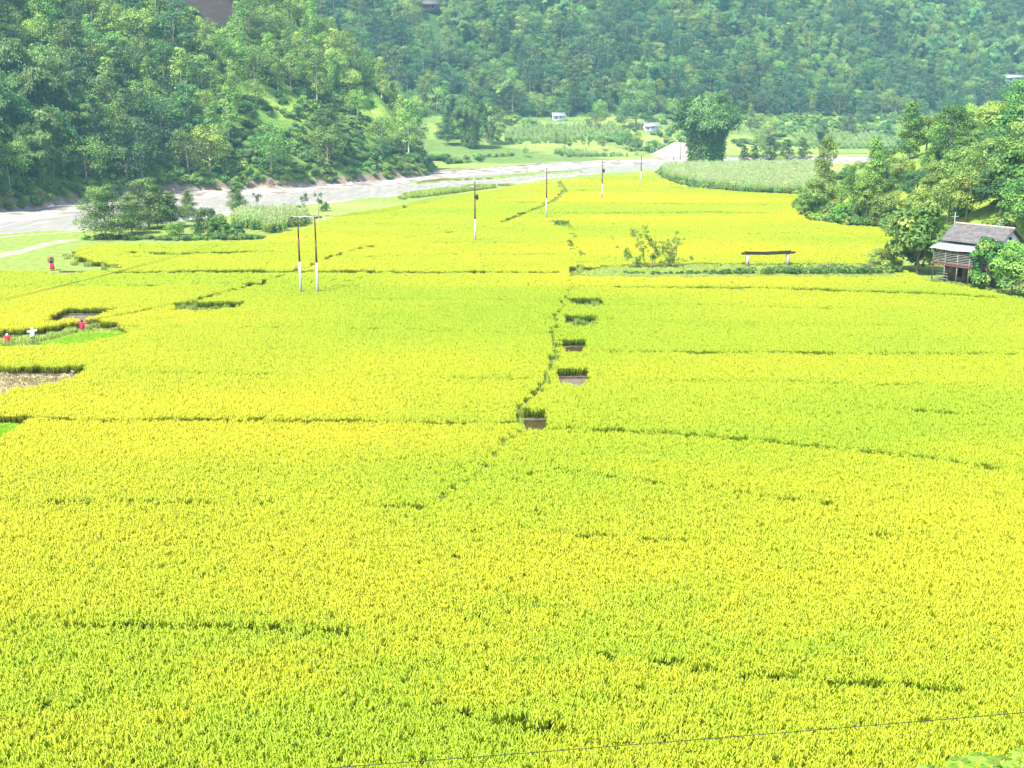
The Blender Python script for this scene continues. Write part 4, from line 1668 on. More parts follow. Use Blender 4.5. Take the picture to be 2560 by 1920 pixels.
# ------------------------------------------------------------------ trees of the knoll beside the house (each placed from the photograph)
KNOLL = [
    # u, v of the foot, y distance or None (march), height, kind, label
    (2040, 540, 7.0, 'near_broad', 'mid green tree at the tip of the wooded knoll beside the paddy', 1.0),
    (2060, 520, 12.5, 'near_narrow', 'tall narrow pale green tree rising above the tip of the knoll', 1.0),
    (2010, 548, 4.2, 'near_light', 'small thin leaved tree at the paddy corner of the knoll', 0.9),
    (2130, 535, 7.5, 'flat_top', 'round topped green tree behind the paddy corner with pale trunk', 0.8),
    (2178, 515, 11.5, 'near_narrow', 'columnar tree with yellow tinted leaves on the knoll', 0.9),
    (2165, 552, 7.5, 'near_light', 'light green tree with white trunk at the foot of the knoll', 0.8),
    (2110, 556, 3.6, 'bushy_light', 'low bushy light green tree at the knoll foot', 1.1),
    (2225, 560, 4.6, 'bushy', 'dense round green tree at the inner paddy corner', 1.2),
    (2200, 500, 4.4, 'near_dark', 'dark leafy tree below the grassy slope', 1.2),
    (2255, 470, 4.8, 'near_broad', 'mid green tree in the middle of the knoll', 1.1),
    (2270, 400, 11.0, 'near_narrow', 'tall thin tree with bare lower trunk standing on the grassy slope', 1.3),
    (2235, 445, 3.6, 'bushy_dark', 'small dark tree under the tall thin tree', 1.0),
    (2315, 385, 7.5, 'near_light', 'rounded yellow green tree behind the tall thin tree', 1.1),
    (2370, 425, 11.0, 'ivy', 'big ivy covered dark green tree on top of the grassy slope', 0.95),
    (2335, 430, 4.0, 'bushy', 'bushy tree at the foot of the ivy covered tree', 1.0),
    (2330, 480, 4.6, 'near_broad', 'grey green bushy tree below the ivy covered tree', 1.2),
    (2290, 525, 6.0, 'near_dark', 'broad dark green tree in the thick of the knoll', 1.1),
    (2340, 520, 5.5, 'near_light', 'bright leafed spreading tree above the broad dark one', 1.3),
    (2400, 490, 7.5, 'near_broad', 'dense green tree uphill behind the house roof', 1.2),
    (2430, 420, 6.0, 'near_broad', 'small tree with bright top beside the hilltop grass', 1.1),
    (2450, 505, 8.0, 'flat_top', 'flat topped spreading tree above the house ridge', 1.1),
    (2500, 450, 8.0, 'near_dark', 'dark tree high behind the house', 1.2),
    (2530, 400, 9.0, 'teak', 'large leaved tree with pale shoots at the upper edge of the knoll', 1.1),
    (2480, 350, 7.0, 'near_light', 'pale green tree on the crest of the knoll', 1.2),
    (2410, 345, 7.0, 'near_light', 'small crest tree beside the bare grass', 1.1),
    (2545, 330, 9.5, 'near_broad', 'tallest crest tree with spreading crown', 1.1),
    (2550, 520, 8.5, 'teak', 'large leaved tree just uphill of the house gable', 1.1),
    (2500, 555, 7.0, 'near_dark', 'dark tree directly behind the house ridge', 1.3),
    (2415, 555, 7.0, 'near_light', 'yellow green tree behind the left end of the roof', 1.1),
    (2370, 560, 6.5, 'near_broad', 'mid green tree between the big leaved tree and the roof', 1.1),
    (2310, 570, 6.0, 'near_light', 'light green tree just above the big leaved tree', 1.2),
    (2570, 600, 9.0, 'near_broad', 'green tree beside the gable at the picture edge', 1.1),
    (2590, 450, 9.5, 'near_broad', 'tall tree half cut off above the house gable', 1.2),
    (2245, 605, 2.8, 'bushy_light', 'low bright bush tree where the hedge meets the wood', 1.2),
    (2350, 380, 6.0, 'near_light', 'yellow tinted tree between the tall thin tree and the ivy covered tree', 1.0),
    (2460, 400, 5.5, 'near_dark', 'compact dark tree below the crest', 1.0),
]
for i, (u, v, H, kd, lab, wd) in enumerate(KNOLL):
    x, y = far_plane(u, v)
    place_tree('knoll_tree', kd, i, x, y, H, lab, group='trees on the knoll behind the house', wide=wd)
# close to the house
x, y = plane(2292, 682, 0)
place_tree('big_leaved_tree', 'teak', 0, x, y, 8.9, 'dense dark green tree with big leaves and pale shoots beside the house', wide=0.95, z=0)
x, y = plane(2462, 722, 0)
place_tree('big_leaved_tree', 'teak', 1, x, y, 6.0, 'dark green tree with curling leaves covering the house front', wide=0.72, z=0)
x, y = plane(2528, 738, 0)
place_tree('leafy_tree', 'near_light', 0, x, y, 6.0, 'lighter green leafy tree covering the corner of the house', wide=0.85, z=0)
x, y = plane(2570, 742, 0)
place_tree('leafy_tree', 'bushy', 1, x, y, 4.6, 'low spreading tree at the end of the paddy beyond the house', wide=1.2, z=0)
x, y = plane(2200, 672, 0)
place_tree('low_bush', 'bushy', 0, x, y, 2.6, 'grey green bush at the end of the hedge', 'bush', wide=1.2, z=0)

# the riverside group
RIV = [
    (265, 598, 8.0, 'near_layer', 0, 'biggest dark layered tree with several stems in the riverside group', 1.05),
    (330, 585, 6.0, 'near_layer', 1, 'lower layered tree leaning on the biggest riverside tree', 1.1),
    (372, 572, 8.2, 'near_layer', 0, 'tall light topped tree at the back of the riverside group', 1.0),
    (425, 568, 5.9, 'near_layer', 1, 'grey green tree with thin stems beside the tall light topped one', 1.0),
    (395, 572, 5.8, 'near_layer', 0, 'slim tree inside the riverside group', 0.8),
    (472, 553, 5.4, 'near_layer', 1, 'small conical pale tree behind the dark mango like bush', 0.7),
    (592, 535, 5.9, 'near_layer', 1, 'airy conical tree standing alone before the river', 0.75),
    (436, 560, 3.6, 'near_narrow', 1, 'thin sapling at the edge of the riverside group', 0.6),
]
for u, v, H, kd, var, lab, wd in RIV:
    x, y = plane(u, v, 0)
    place_tree('riverside_tree', kd, var, x, y, H, lab, group='trees on the meadow by the river', wide=wd)
x, y = plane(520, 590, 0)
place_tree('dense_bush', 'bushy_dark', 0, x, y, 4.7, 'dense dark green round bush beside the maize', 'bush', wide=0.95)
x, y = plane(548, 592, 0)
place_tree('dense_bush', 'bushy_light', 0, x, y, 3.7, 'bright green bush against the dense dark one', 'bush', wide=0.85)
x, y = plane(437, 588, 0)
place_tree('dense_bush', 'bushy_light', 0, x, y, 2.2, 'low bright bush between the riverside trees and the maize', 'bush', wide=1.2)
x, y = plane(590, 592, 0)
place_tree('dense_bush', 'bushy', 1, x, y, 2.4, 'tall weedy clump at the start of the maize', 'bush', wide=1.0)

# valley trees beyond the river
x, y = plane(1765, 413, 0)
place_tree('bamboo_clump', 'big_bamboo', 0, x, y, 21.0, 'huge dark green bamboo clump standing behind the maize', 'bamboo', wide=1.12, z=0)
VAL = [
    (1175, 368, 17.0, 'big_bamboo', 'large bamboo clump with blue green stems at the hill foot beyond the river', 0.75, 'bamboo_clump', 'bamboo'),
    (1225, 362, 15.0, 'bamboo', 'pale feathery bamboo clump with the widest arching top', 1.1, 'bamboo_clump', 'bamboo'),
    (1120, 362, 12.0, 'layer', 'grey tree in front of the blue green bamboo', 0.9, 'valley_tree', 'tree'),
    (1150, 330, 15.0, 'bamboo', 'bamboo clump rising behind the blue green one', 0.9, 'bamboo_clump', 'bamboo'),
    (1590, 322, 18.0, 'broad', 'big round dark tree at the far edge of the valley', 1.1, 'valley_tree', 'tree'),
    (1560, 325, 12.0, 'dark', 'dark shoulder tree against the big round tree', 1.0, 'valley_tree', 'tree'),
    (1620, 325, 8.0, 'broad', 'smaller round tree before the big round tree', 1.0, 'valley_tree', 'tree'),
    (1565, 372, 7.2, 'broad', 'bushy tree by the river terraces', 1.1, 'valley_tree', 'tree'),
    (1592, 374, 7.0, 'light', 'light tree with pale double trunk by the river terraces', 0.9, 'valley_tree', 'tree'),
    (1505, 374, 5.5, 'broad', 'low green tree left alone on the terraces', 0.9, 'valley_tree', 'tree'),
    (1390, 362, 5.0, 'narrow', 'slim tree on the terraces beside the first pollard', 0.9, 'valley_tree', 'tree'),
    (1412, 362, 4.6, 'narrow', 'slim pollard in the middle of the terraces', 0.8, 'valley_tree', 'tree'),
    (1455, 362, 4.0, 'narrow', 'short pollard on the terraces', 0.9, 'valley_tree', 'tree'),
    (1472, 366, 4.4, 'narrow', 'twin stemmed pollard on the terraces', 0.9, 'valley_tree', 'tree'),
    (1315, 392, 3.6, 'broad', 'tiny tree at the lower edge of the yellow terraces', 0.9, 'valley_tree', 'tree'),
    (1480, 322, 7.5, 'broad', 'round tree behind the upper maize', 1.1, 'valley_tree', 'tree'),
    (1500, 315, 6.5, 'light', 'pale tree behind the upper maize', 1.1, 'valley_tree', 'tree'),
    (1385, 296, 5.0, 'dark', 'dark tree beside the white roofed hut', 1.2, 'valley_tree', 'tree'),
    (1860, 412, 6.2, 'layer', 'grey shrub tree touching the huge bamboo', 0.8, 'valley_tree', 'tree'),
    (1885, 413, 6.8, 'layer', 'grey green shrub tree beside the river bend', 0.9, 'valley_tree', 'tree'),
    (1925, 411, 10.0, 'layer', 'tall grey green tree at the river bend', 0.95, 'valley_tree', 'tree'),
    (1965, 411, 8.2, 'layer', 'second grey green tree at the river bend, darker', 0.9, 'valley_tree', 'tree'),
    (2005, 409, 8.5, 'layer', 'last grey green tree at the river bend before the knoll', 0.9, 'valley_tree', 'tree'),
    (1950, 413, 3.4, 'light', 'small bright bush among the grey trees at the river bend', 1.2, 'valley_tree', 'tree'),
    (1895, 395, 12.0, 'broad', 'tall dark crown above the trees of the river bend', 0.6, 'valley_tree', 'tree'),
    (1875, 335, 13.0, 'narrow', 'dark slender tree between the bamboo and the hill', 1.0, 'valley_tree', 'tree'),
    (1780, 330, 9.0, 'light', 'pale tree behind the huge bamboo', 1.1, 'valley_tree', 'tree'),
    (1925, 350, 11.0, 'light', 'pale feathery tree on the terraces beyond the bend', 1.0, 'valley_tree', 'tree'),
    (2050, 370, 12.0, 'bamboo', 'pale bamboo clump beyond the tip of the knoll', 0.8, 'bamboo_clump', 'bamboo'),
    (1850, 368, 4.0, 'dark', 'small dark tree on the bright terraces', 1.2, 'valley_tree', 'tree'),
    (2120, 340, 9.0, 'layer', 'blue grey tree at the edge of the far maize', 1.2, 'valley_tree', 'tree'),
    (2160, 318, 8.0, 'dark', 'dark tree with palm like top at the far hill foot', 1.0, 'valley_tree', 'tree'),
    (2220, 345, 8.0, 'layer', 'grey tree at the far hill foot behind the knoll slope', 1.3, 'valley_tree', 'tree'),
]
for i, (u, v, H, kd, lab, wd, nm, ct) in enumerate(VAL):
    if v >= 409:
        x, y = plane(u, v, 0)
        z = 0.0
        z = float(Z(x, y))
    else:
        x, y = far_plane(u, v)
        z = float(Z(x, y))
    place_tree(nm, kd, i, x, y, H, lab, ct, group='trees on the valley floor beyond the river', wide=wd, z=z)
# single trees on the hill nose, by their trunks
for i, (u, v, H, kd, lab) in enumerate([(820, 392, 13, 'layer', 'lone grey tree with long pale bare trunk on the open slope'),
                                        (1022, 395, 16, 'narrow_light', 'tall pale tree at the very nose of the hill'),
                                        (955, 400, 6, 'dark', 'dark bushy tree low on the open nose of the hill'),
                                        (1010, 432, 5, 'broad', 'leafy bush tree overhanging the river at the nose'),
                                        (900, 380, 3.5, 'dark', 'little dark tree on the open slope'),
                                        (690, 395, 8, 'narrow', 'slender tree at the lower edge of the open slope')]):
    x, y = far_plane(u, v)
    place_tree('slope_tree', kd, i, x, y, H, lab, group='trees on the open nose of the hill')

# ------------------------------------------------------------------ sparse young trees, saplings
def sparse_tree(name, x, y, stems, leafmat, label, leaf=0.17, per=55, group=None, barkm='bark', cr=0.35, z=None):
    """stems: list of polylines (dx, z) ; foliage sprays along their upper parts"""
    z = float(Z(x, y)) if z is None else z
    e = empty(name, (x, y, z), 0, label, 'tree', group)
    mb = MB()
    lobes = []
    for st, leafy in stems:
        pts = [(a_, random.uniform(-0.15, 0.15), b_) for a_, b_ in st]
        pts[0] = (st[0][0], 0, -0.2)
        mb.tube(pts, [0.07 * (1 - 0.75 * i / (len(pts) - 1)) for i in range(len(pts))], 6)
        for i in range(len(pts) - 1):
            for q in range(8):
                t = random.random()
                f = (i + t) / (len(pts) - 1)
                if f < leafy:
                    continue
                c = Vector(pts[i]).lerp(Vector(pts[i + 1]), t)
                off = Vector((random.gauss(0, cr), random.gauss(0, cr), random.gauss(0, cr * 0.7)))
                mb.tube([c, c + off], [0.02, 0.008], 4)
                c = c + off
                lobes.append((tuple(c), (cr * 0.7, cr * 0.7, cr * 0.9), int(per * random.uniform(0.5, 1.2)), random.uniform(0.25, 0.75)))
    mb.build('trunk', M[barkm], e, True)
    V, Q, T = lobes_to_leaves(lobes, leaf, r=rng, inner=0.2, jit=0.9, aspect=0.5)
    link('crown', mesh_np('crown', V, Q, None, [M[leafmat]], tint=T), e)
    return e


x, y = plane(1630, 672, 0.5)
sparse_tree('young_tree', x, y, [([(0, 0), (-1.0, 1.0), (-1.1, 2.3), (-2.0, 3.6), (-2.3, 4.4)], 0.45), ([(0, 0), (0.1, 1.2), (0.2, 2.4), (-0.6, 3.6), (-0.9, 5.0)], 0.25),
                                  ([(0.1, 0), (0.4, 1.5), (1.2, 2.4)], 0.3)],
            'leaf_young', 'taller sparse young tree with crooked bare stems beside the bund path')
x, y = plane(1672, 670, 0.5)
sparse_tree('young_tree', x, y, [([(0, 0), (0.2, 1.2), (0.6, 2.6), (0.6, 4.1)], 0.1), ([(0, 0), (0.1, 1.2), (-0.5, 2.3), (-0.9, 3.3)], 0.15), ([(0, 0.2), (0.8, 1.6), (1.0, 3.6)], 0.35)],
            'leaf_young', 'shorter leafy young tree growing next to the crooked one')
x, y = plane(1597, 671, 0.5)
sparse_tree('young_tree', x, y, [([(0, 0), (-0.3, 1.0), (-1.3, 1.7), (-2.5, 2.8)], 0.1)], 'leaf_young', 'leaning shrub whose leafy branch reaches away from the young trees', per=50)
for u, v, h, lab in ((1705, 668, 0.9, 'little leafy seedling tree beside the young trees'), (1728, 666, 1.1, 'thin little sapling on the bund path'),
                     (1010, 530, 1.3, 'lone dark sapling in the middle of the yellow paddy'), (628, 714, 0.8, 'small dark weed bush poking out of the rice')):
    x, y = plane(u, v, 0)
    sparse_tree('sapling', x, y, [([(0, 0), (0.05, h * 0.5), (0, h)], 0.1)], 'leaf_mid', lab, per=30, cr=0.22)
# thin poplars and palm like saplings by the river
for u, v, top, lab in ((648, 530, 480, 'tiny palm like sapling before the river'), (762, 540, 486, 'thin bare sapling with tufted top behind the double pole'),
                       (750, 545, 510, 'short sapling with a single tuft behind the double pole'), (797, 540, 476, 'thin tall sapling with a wide leaf tuft by the river'),
                       (812, 528, 512, 'round low shrub behind the double pole')):
    x, y = plane(u, v, 0)
    h = (v - top) / float(project(x, y, 0)[2])
    sparse_tree('river_sapling', x, y, [([(0, 0), (0.1, h * 0.5), (0, h * 0.92)], 0.55 if v - top > 30 else 0.0)], 'leaf_dark', lab, per=60, cr=0.5, leaf=0.25)

# hedge on the bund path
mbL = []
w = [plane(u, v, 0) for u, v in [(1560, 697), (1640, 698), (1760, 698), (1900, 698), (2060, 698), (2190, 697), (2250, 695)]]
for (xa, ya), (xb, yb_) in zip(w[:-1], w[1:]):
    for i in range(int(math.hypot(xb - xa, yb_ - ya) * 6.0)):
        t = random.random()
        x, y = xa + (xb - xa) * t, ya + (yb_ - ya) * t
        s = np.interp(x, [w[0][0], w[2][0], w[3][0], w[6][0]], [0.16, 0.24, 0.48, 0.58]) * random.uniform(0.5, 1.2)
        mbL.append(((x, y + random.gauss(0, 0.3), s * 1.0 + float(Z(x, y))), (s, s, s), 60, random.uniform(0.05, 0.6)))
V, Q, T = lobes_to_leaves(mbL, 0.22, r=rng)
tag(link('hedge', mesh_np('hedge', V, Q, None, [M['leaf_mid']], tint=T)), 'dark green hedge of weeds along the bund path up to the house', 'hedge')

# dark weeds tuft near far gap
x, y = plane(1388, 566, 0)
mbL = [((x + dx, y, 0.5), (0.8, 0.6, 0.55), 90, 0.2) for dx in (-0.6, 0.3, 1.2)]
V, Q, T = lobes_to_leaves(mbL, 0.22, r=rng)
tag(link('weed_bush', mesh_np('weed_bush', V, Q, None, [M['leaf_mid']], tint=T)), 'dark weed bush at a gap in the far yellow paddy', 'bush')

# foreground shrub in the lower corner: long leaflets on arching stalks
e = empty('broad_leaved_plant', (4.55, 9.3, float(Z(4.55, 9.3))), 0, 'pale green leafy plant tops in the lower corner below the cable', 'plant')
fm = leaf_mat('young_leaf', (0.05, 0.15, 0.02), (0.11, 0.27, 0.03), (0.22, 0.40, 0.06), transl=0.35, objvar=0.0)
base = Vector((4.55, 9.3, float(Z(4.55, 9.3))))
mb = MB()
LV, LQ, LT = [], [], []
r_ = np.random.default_rng(9)
for (uu, vv, yy) in ((2330, 1925, 9.5), (2400, 1905, 9.2), (2450, 1890, 9.6), (2510, 1900, 9.0), (2560, 1885, 9.4), (2480, 1915, 8.8), (2600, 1900, 9.1), (2370, 1935, 9.3), (2290, 1950, 9.6), (2540, 1930, 8.7)):
    tip = Vector(at_dist(uu, vv, yy)) - base
    mb.tube([(tip.x * 0.3, tip.y * 0.3, 0), (tip.x * 0.75, tip.y * 0.75, tip.z * 0.6), tuple(tip)], [0.02, 0.012, 0.006], 5)
    for k in range(11):
        a = k * 0.7 + r_.random() * 0.5
        dv = np.array([math.cos(a), math.sin(a), 0.05 - 0.25 * r_.random()])
        ln = 0.125 * (0.8 + 0.5 * r_.random())
        sd = np.array([-math.sin(a), math.cos(a), 0.0]) * ln * 0.28
        p0 = np.array(tip) + dv * 0.02
        off = len(LV)
        LV += [p0, p0 + dv * ln * 0.45 - sd + [0, 0, 0.01], p0 + dv * ln + [0, 0, -0.03], p0 + dv * ln * 0.45 + sd + [0, 0, 0.01]]
        LQ.append((off, off + 1, off + 2, off + 3))
        LT += [0.2 + 0.7 * r_.random()] * 4
mb.build('stems', M['culm'], e, True)
link('leaves', mesh_np('leaves', LV, LQ, None, [fm], tint=LT), e)

# ------------------------------------------------------------------ poles and wires
M['rust'] = simple('rusty_steel', (0.10, 0.035, 0.022), 0.7, 0.4, 3.0, metal=0.2)
M['whitepost'] = simple('white_painted_steel', (0.34, 0.34, 0.33), 0.6, 0.12, 2.5)
M['steel'] = simple('galvanised_steel', (0.35, 0.37, 0.40), 0.5, 0.2, 8.0, metal=0.6)
M['insul'] = simple('black_insulator', (0.02, 0.02, 0.022), 0.35, 0.2, 8.0)
M['wire'] = simple('wire', (0.02, 0.022, 0.018), 0.7, 0.1, 4.0)


def pole_parts(e, x, top, split, r0=0.13):
    mb = MB()
    mb.tube([(x, 0, -0.4), (x, 0, split)], [r0, r0 * 0.97], 12)
    mb.build('lower_tube', M['whitepost'], e, True)
    mb = MB()
    mid = (split + top) / 2
    mb.tube([(x, 0, split), (x, 0, mid)], [r0 * 0.72, r0 * 0.70], 12)
    mb.tube([(x, 0, mid), (x, 0, top)], [r0 * 0.55, r0 * 0.52], 12)
    mb.tube([(x, 0, split - 0.06), (x, 0, split + 0.05)], r0 * 1.04, 12)
    mb.build('upper_tube', M['rust'], e, True)


def insulator(e, c, d):
    mb = MB()
    c, d = Vector(c), Vector(d).normalized()
    for k in range(3):
        mb.tube([c + d * (0.08 + 0.13 * k), c + d * (0.13 + 0.13 * k)], [0.075, 0.10], 10)
    mb.tube([c, c + d * 0.48], 0.025, 6)
    mb.build('insulator', M['insul'], e)


xa, ya = plane(752, 728, RT)
xb, yb_ = plane(794, 728, RT)
ang = math.atan2(yb_ - ya, xb - xa)
e = empty('double_power_pole', (xa, ya, 0), ang, 'double brown power pole with white lower halves joined by a crossarm', 'power pole')
gap_ = math.hypot(xb - xa, yb_ - ya)
pole_parts(e, 0.0, 8.75, 4.05, 0.135)
pole_parts(e, gap_, 8.75, 3.95, 0.135)
mb = MB()
mb.box((gap_ / 2, -0.12, 8.62), (gap_ + 1.0, 0.07, 0.10))
mb.box((gap_ / 2, 0.12, 8.62), (gap_ + 1.0, 0.07, 0.10))
mb.build('crossarm', M['steel'], e)
for xx in (-0.42, gap_ / 2, gap_ + 0.42):
    insulator(e, (xx, -0.12, 8.60), (-0.6, -1, -0.12))
    insulator(e, (xx, 0.12, 8.60), (0.6, 1, -0.12))
mb = MB()
for xx in (-0.42, gap_ / 2, gap_ + 0.42):
    mb.tube([(xx - 0.25, -0.52, 8.54), (xx, -0.1, 8.25), (xx + 0.25, 0.5, 8.54)], 0.012, 5)
mb.build('jumper_wires', M['wire'], e)
dp = (xa, ya)

POLES = [(1188, 600, 453, 546, 493, 'first single pole beyond the double one, with a dark switch box'),
         (1366, 542, 420, 494, None, 'second single pole, plain with white lower part'),
         (1505, 494, 398, 458, 427, 'third single pole, with a small dark box near its top'),
         (1602, 458, 385, 428, None, 'last single pole before the river')]
heads = []
for u, v, vt, vs, vbx, lab in POLES:
    x, y = plane(u, v, RT)
    top = at_dist(u, vt, y)[2]
    spl = at_dist(u, vs, y)[2]
    e = empty('power_pole', (x, y, 0), 0.35, lab, 'power pole', 'single poles of the power line across the paddies')
    pole_parts(e, 0.0, top, spl, 0.15)
    mb = MB()
    mb.box((0, 0.10, top - 0.75), (1.3, 0.07, 0.09))
    mb.tube([(0, 0, top - 0.1), (0, 0, top + 0.12)], 0.03, 6)
    mb.build('crossarm', M['steel'], e)
    for xx in (-0.58, 0.58):
        mb = MB()
        mb.tube([(xx, 0.10, top - 0.72), (xx, 0.10, top - 0.5)], [0.03, 0.06], 8)
        mb.build('insulator', M['insul'], e)
    if vbx:
        zb = at_dist(u, vbx, y)[2]
        mb = MB()
        mb.ball((0.32, 0, zb), (0.24, 0.2, 0.42), 10, 8)
        mb.box((0.12, 0, zb + 0.3), (0.35, 0.06, 0.06))
        mb.build('switch_box', M['insul'], e, True)
    heads.append((x, y, top - 0.5))
for u, v, vt, lab in ((1684, 414, 360, 'thin brown pole in front of the gravel heap'), (1700, 414, 354, 'thin brown pole at the edge of the bamboo')):
    x, y = plane(u, v, ZR)
    top = at_dist(u, vt, y)[2]
    e = empty('power_pole', (x, y, float(Z(x, y))), 0, lab, 'power pole')
    zz0 = float(Z(x, y))
    mb = MB()
    mb.tube([(0, 0, -0.5), (0, 0, 2.2)], 0.16, 8)
    mb.build('lower_tube', M['whitepost'], e, True)
    mb = MB()
    mb.tube([(0, 0, 2.2), (0, 0, top - zz0)], [0.13, 0.09], 8)
    mb.build('upper_tube', M['rust'], e, True)
    mb = MB()
    mb.box((0, 0, top - zz0 - 0.8), (1.4, 0.1, 0.1))
    mb.build('crossarm', M['rust'], e)
    heads.append((x, y, top - 0.8))


def wire(name, a, b_, sag, rad, label, group=None, mat='wire', n=24):
    mb = MB()
    a, b_ = Vector(a), Vector(b_)
    pts = []
    for i in range(n + 1):
        t = i / n
        p = a.lerp(b_, t)
        p.z -= sag * 4 * t * (1 - t)
        pts.append(p)
    mb.tube(pts, rad, 5)
    return tag(mb.build(name, M[mat], smooth=True), label, 'wire', group)


ca_, sa_ = math.cos(ang), math.sin(ang)


def dpw(xx, yy, zz):
    return (dp[0] + xx * ca_ - yy * sa_, dp[1] + xx * sa_ + yy * ca_, zz)


ends = [at_dist(-260, 815, 84), at_dist(-260, 808, 85.5), at_dist(-260, 801, 87)]
for k, xx in enumerate((-0.42, gap_ / 2, gap_ + 0.42)):
    wire('power_wire', dpw(xx - 0.28, -0.55, 8.54), ends[k], 0.5, 0.009,
         ['lowest sagging wire', 'middle sagging wire', 'upper sagging wire'][k] + ' running from the double pole off over the paddies')
    h = heads[0]
    off = (-0.5, 0.0, 0.5)[k]
    wire('power_wire', dpw(xx + 0.28, 0.55, 8.54), (h[0] + off, h[1] + off * 0.3, h[2]), 0.9, 0.011,
         ['first', 'second', 'third'][k] + ' thin wire between the double pole and the first single pole', )
NMS = ['first and second single poles', 'second and third single poles', 'third and last single poles', 'last single pole and the gravel heap pole']
for i in range(4):
    for k, off in enumerate((-0.5, 0.5)):
        a_, b2 = heads[i], heads[i + 1]
        wire('power_wire', (a_[0] + off, a_[1] + off * 0.3, a_[2]), (b2[0] + off, b2[1] + off * 0.3, b2[2]), 0.8, 0.012,
             'thin wire spanning the ' + NMS[i], 'thin wires spanning the ' + NMS[i])
# the near cable, with small bits caught on it
A_ = at_dist(-200, 1993, 15.0)
B_ = at_dist(2900, 1752, 16.5)
wire('near_cable', A_, B_, 0.05, 0.0065, 'thin dark cable crossing low over the nearest rice', n=60)

# ------------------------------------------------------------------ frame of posts with a log beam on the bund path
M['concrete'] = simple('weathered_post', (0.33, 0.30, 0.27), 0.9, 0.2, 3.0)
M['log'] = simple('dark_log', (0.018, 0.013, 0.011), 0.85, 0.4, 5.0)
xl, yl = plane(1868, 668, 0.5)
xr, yr = plane(1969, 666, 0.5)
e = empty('resting_frame', (xl, yl, 0.45), math.atan2(yr - yl, xr - xl), 'open frame of two pale posts under a dark log beam on the bund path', 'frame')
D_ = math.hypot(xr - xl, yr - yl)
for px in (0.0, D_):
    mb = MB()
    mb.box((px, 0, 0.78), (0.36, 0.30, 1.76))
    mb.build('post', M['concrete'], e)
for j, (yy, zz, d0, d1) in enumerate(((-0.13, 1.76, -0.85, 0.6), (0.12, 1.78, -0.6, 0.9), (0.0, 1.92, -0.4, 0.3))):
    mb = MB()
    n = 10
    mb.tube([(d0 + (D_ + d1 - d0) * i / n, yy + random.uniform(-0.02, 0.02), zz - 0.10 * math.sin(math.pi * i / n) + random.uniform(-0.015, 0.015)) for i in range(n + 1)],
            [0.12 * random.uniform(0.85, 1.1) for _ in range(n + 1)], 8)
    mb.build('log_beam', M['log'], e, True)
x, y = plane(1802, 668, 0.5)
mb = MB()
mb.tube([(x, y, 0.4), (x, y, 0.95)], [0.07, 0.06], 6)
tag(mb.build('wooden_stake', M['log']), 'short dark wooden stake on the bund path before the frame', 'stake')
for (ua, ub, lab) in ((2045, 2090, 'pale stone slab lying on the bund path'), (2155, 2185, 'pale stone slab near the end of the hedge')):
    xa_, ya_ = plane(ua, 666, 0.5)
    xb2, yb2 = plane(ub, 664, 0.5)
    mb = MB()
    n = 8
    mb.tube([(xa_ + (xb2 - xa_) * i / n, ya_ + random.uniform(-0.1, 0.1), 0.62) for i in range(n + 1)], [0.1] + [random.uniform(0.2, 0.3) for _ in range(n - 1)] + [0.1], 7)
    tag(mb.build('stone_slab', M['mud'], smooth=False), lab, 'stone')

# ------------------------------------------------------------------ farmhouse
M['slate'] = simple('slate_tiles', (0.16, 0.155, 0.16), 0.85, 0.35, 2.0)
M['tin'] = simple('corrugated_tin', (0.34, 0.36, 0.39), 0.5, 0.12, 2.0, metal=0.3)
M['lime'] = simple('whitewash', (0.6, 0.6, 0.63), 0.9, 0.08, 2.0)
M['mudwall'] = simple('mud_brick_wall', (0.15, 0.095, 0.065), 0.95, 0.45, 1.6, bump=0.4)
M['rail'] = simple('bleached_bamboo', (0.27, 0.265, 0.25), 0.8, 0.3, 6.0)
M['plank'] = simple('brown_plank', (0.15, 0.085, 0.055), 0.85, 0.3, 4.0)
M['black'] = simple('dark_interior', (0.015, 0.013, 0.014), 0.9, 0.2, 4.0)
M['roof_cap'] = simple('clay_ridge', (0.40, 0.30, 0.26), 0.9, 0.4, 3.0)
# slate pattern: brick texture on the roof
nt = M['slate'].node_tree
N, L = nt.nodes, nt.links
bs_ = [n for n in N if n.type == 'BSDF_PRINCIPLED'][0]
tc = N.new('ShaderNodeTexCoord')
bk = N.new('ShaderNodeTexBrick')
bk.inputs['Scale'].default_value = 1.0
bk.inputs['Brick Width'].default_value = 0.62
bk.inputs['Row Height'].default_value = 0.30
bk.inputs['Mortar Size'].default_value = 0.02
bk.inputs['Color1'].default_value = (0.085, 0.078, 0.075, 1)
bk.inputs['Color2'].default_value = (0.14, 0.13, 0.125, 1)
bk.inputs['Mortar'].default_value = (0.06, 0.06, 0.06, 1)
L.new(tc.outputs['Object'], bk.inputs['Vector'])
mxx = N.new('ShaderNodeMix')
mxx.data_type = 'RGBA'
mxx.blend_type = 'MULTIPLY'
mxx.inputs['Factor'].default_value = 0.5
rmp = [n for n in N if n.type == 'VALTORGB'][0]
rmp.color_ramp.elements[0].color = (0.6, 0.6, 0.6, 1)
rmp.color_ramp.elements[1].color = (1.0, 1.0, 1.0, 1)
L.new(bk.outputs['Color'], mxx.inputs['A'])
L.new(rmp.outputs[0], mxx.inputs['B'])
L.new(mxx.outputs['Result'], bs_.inputs['Base Color'])

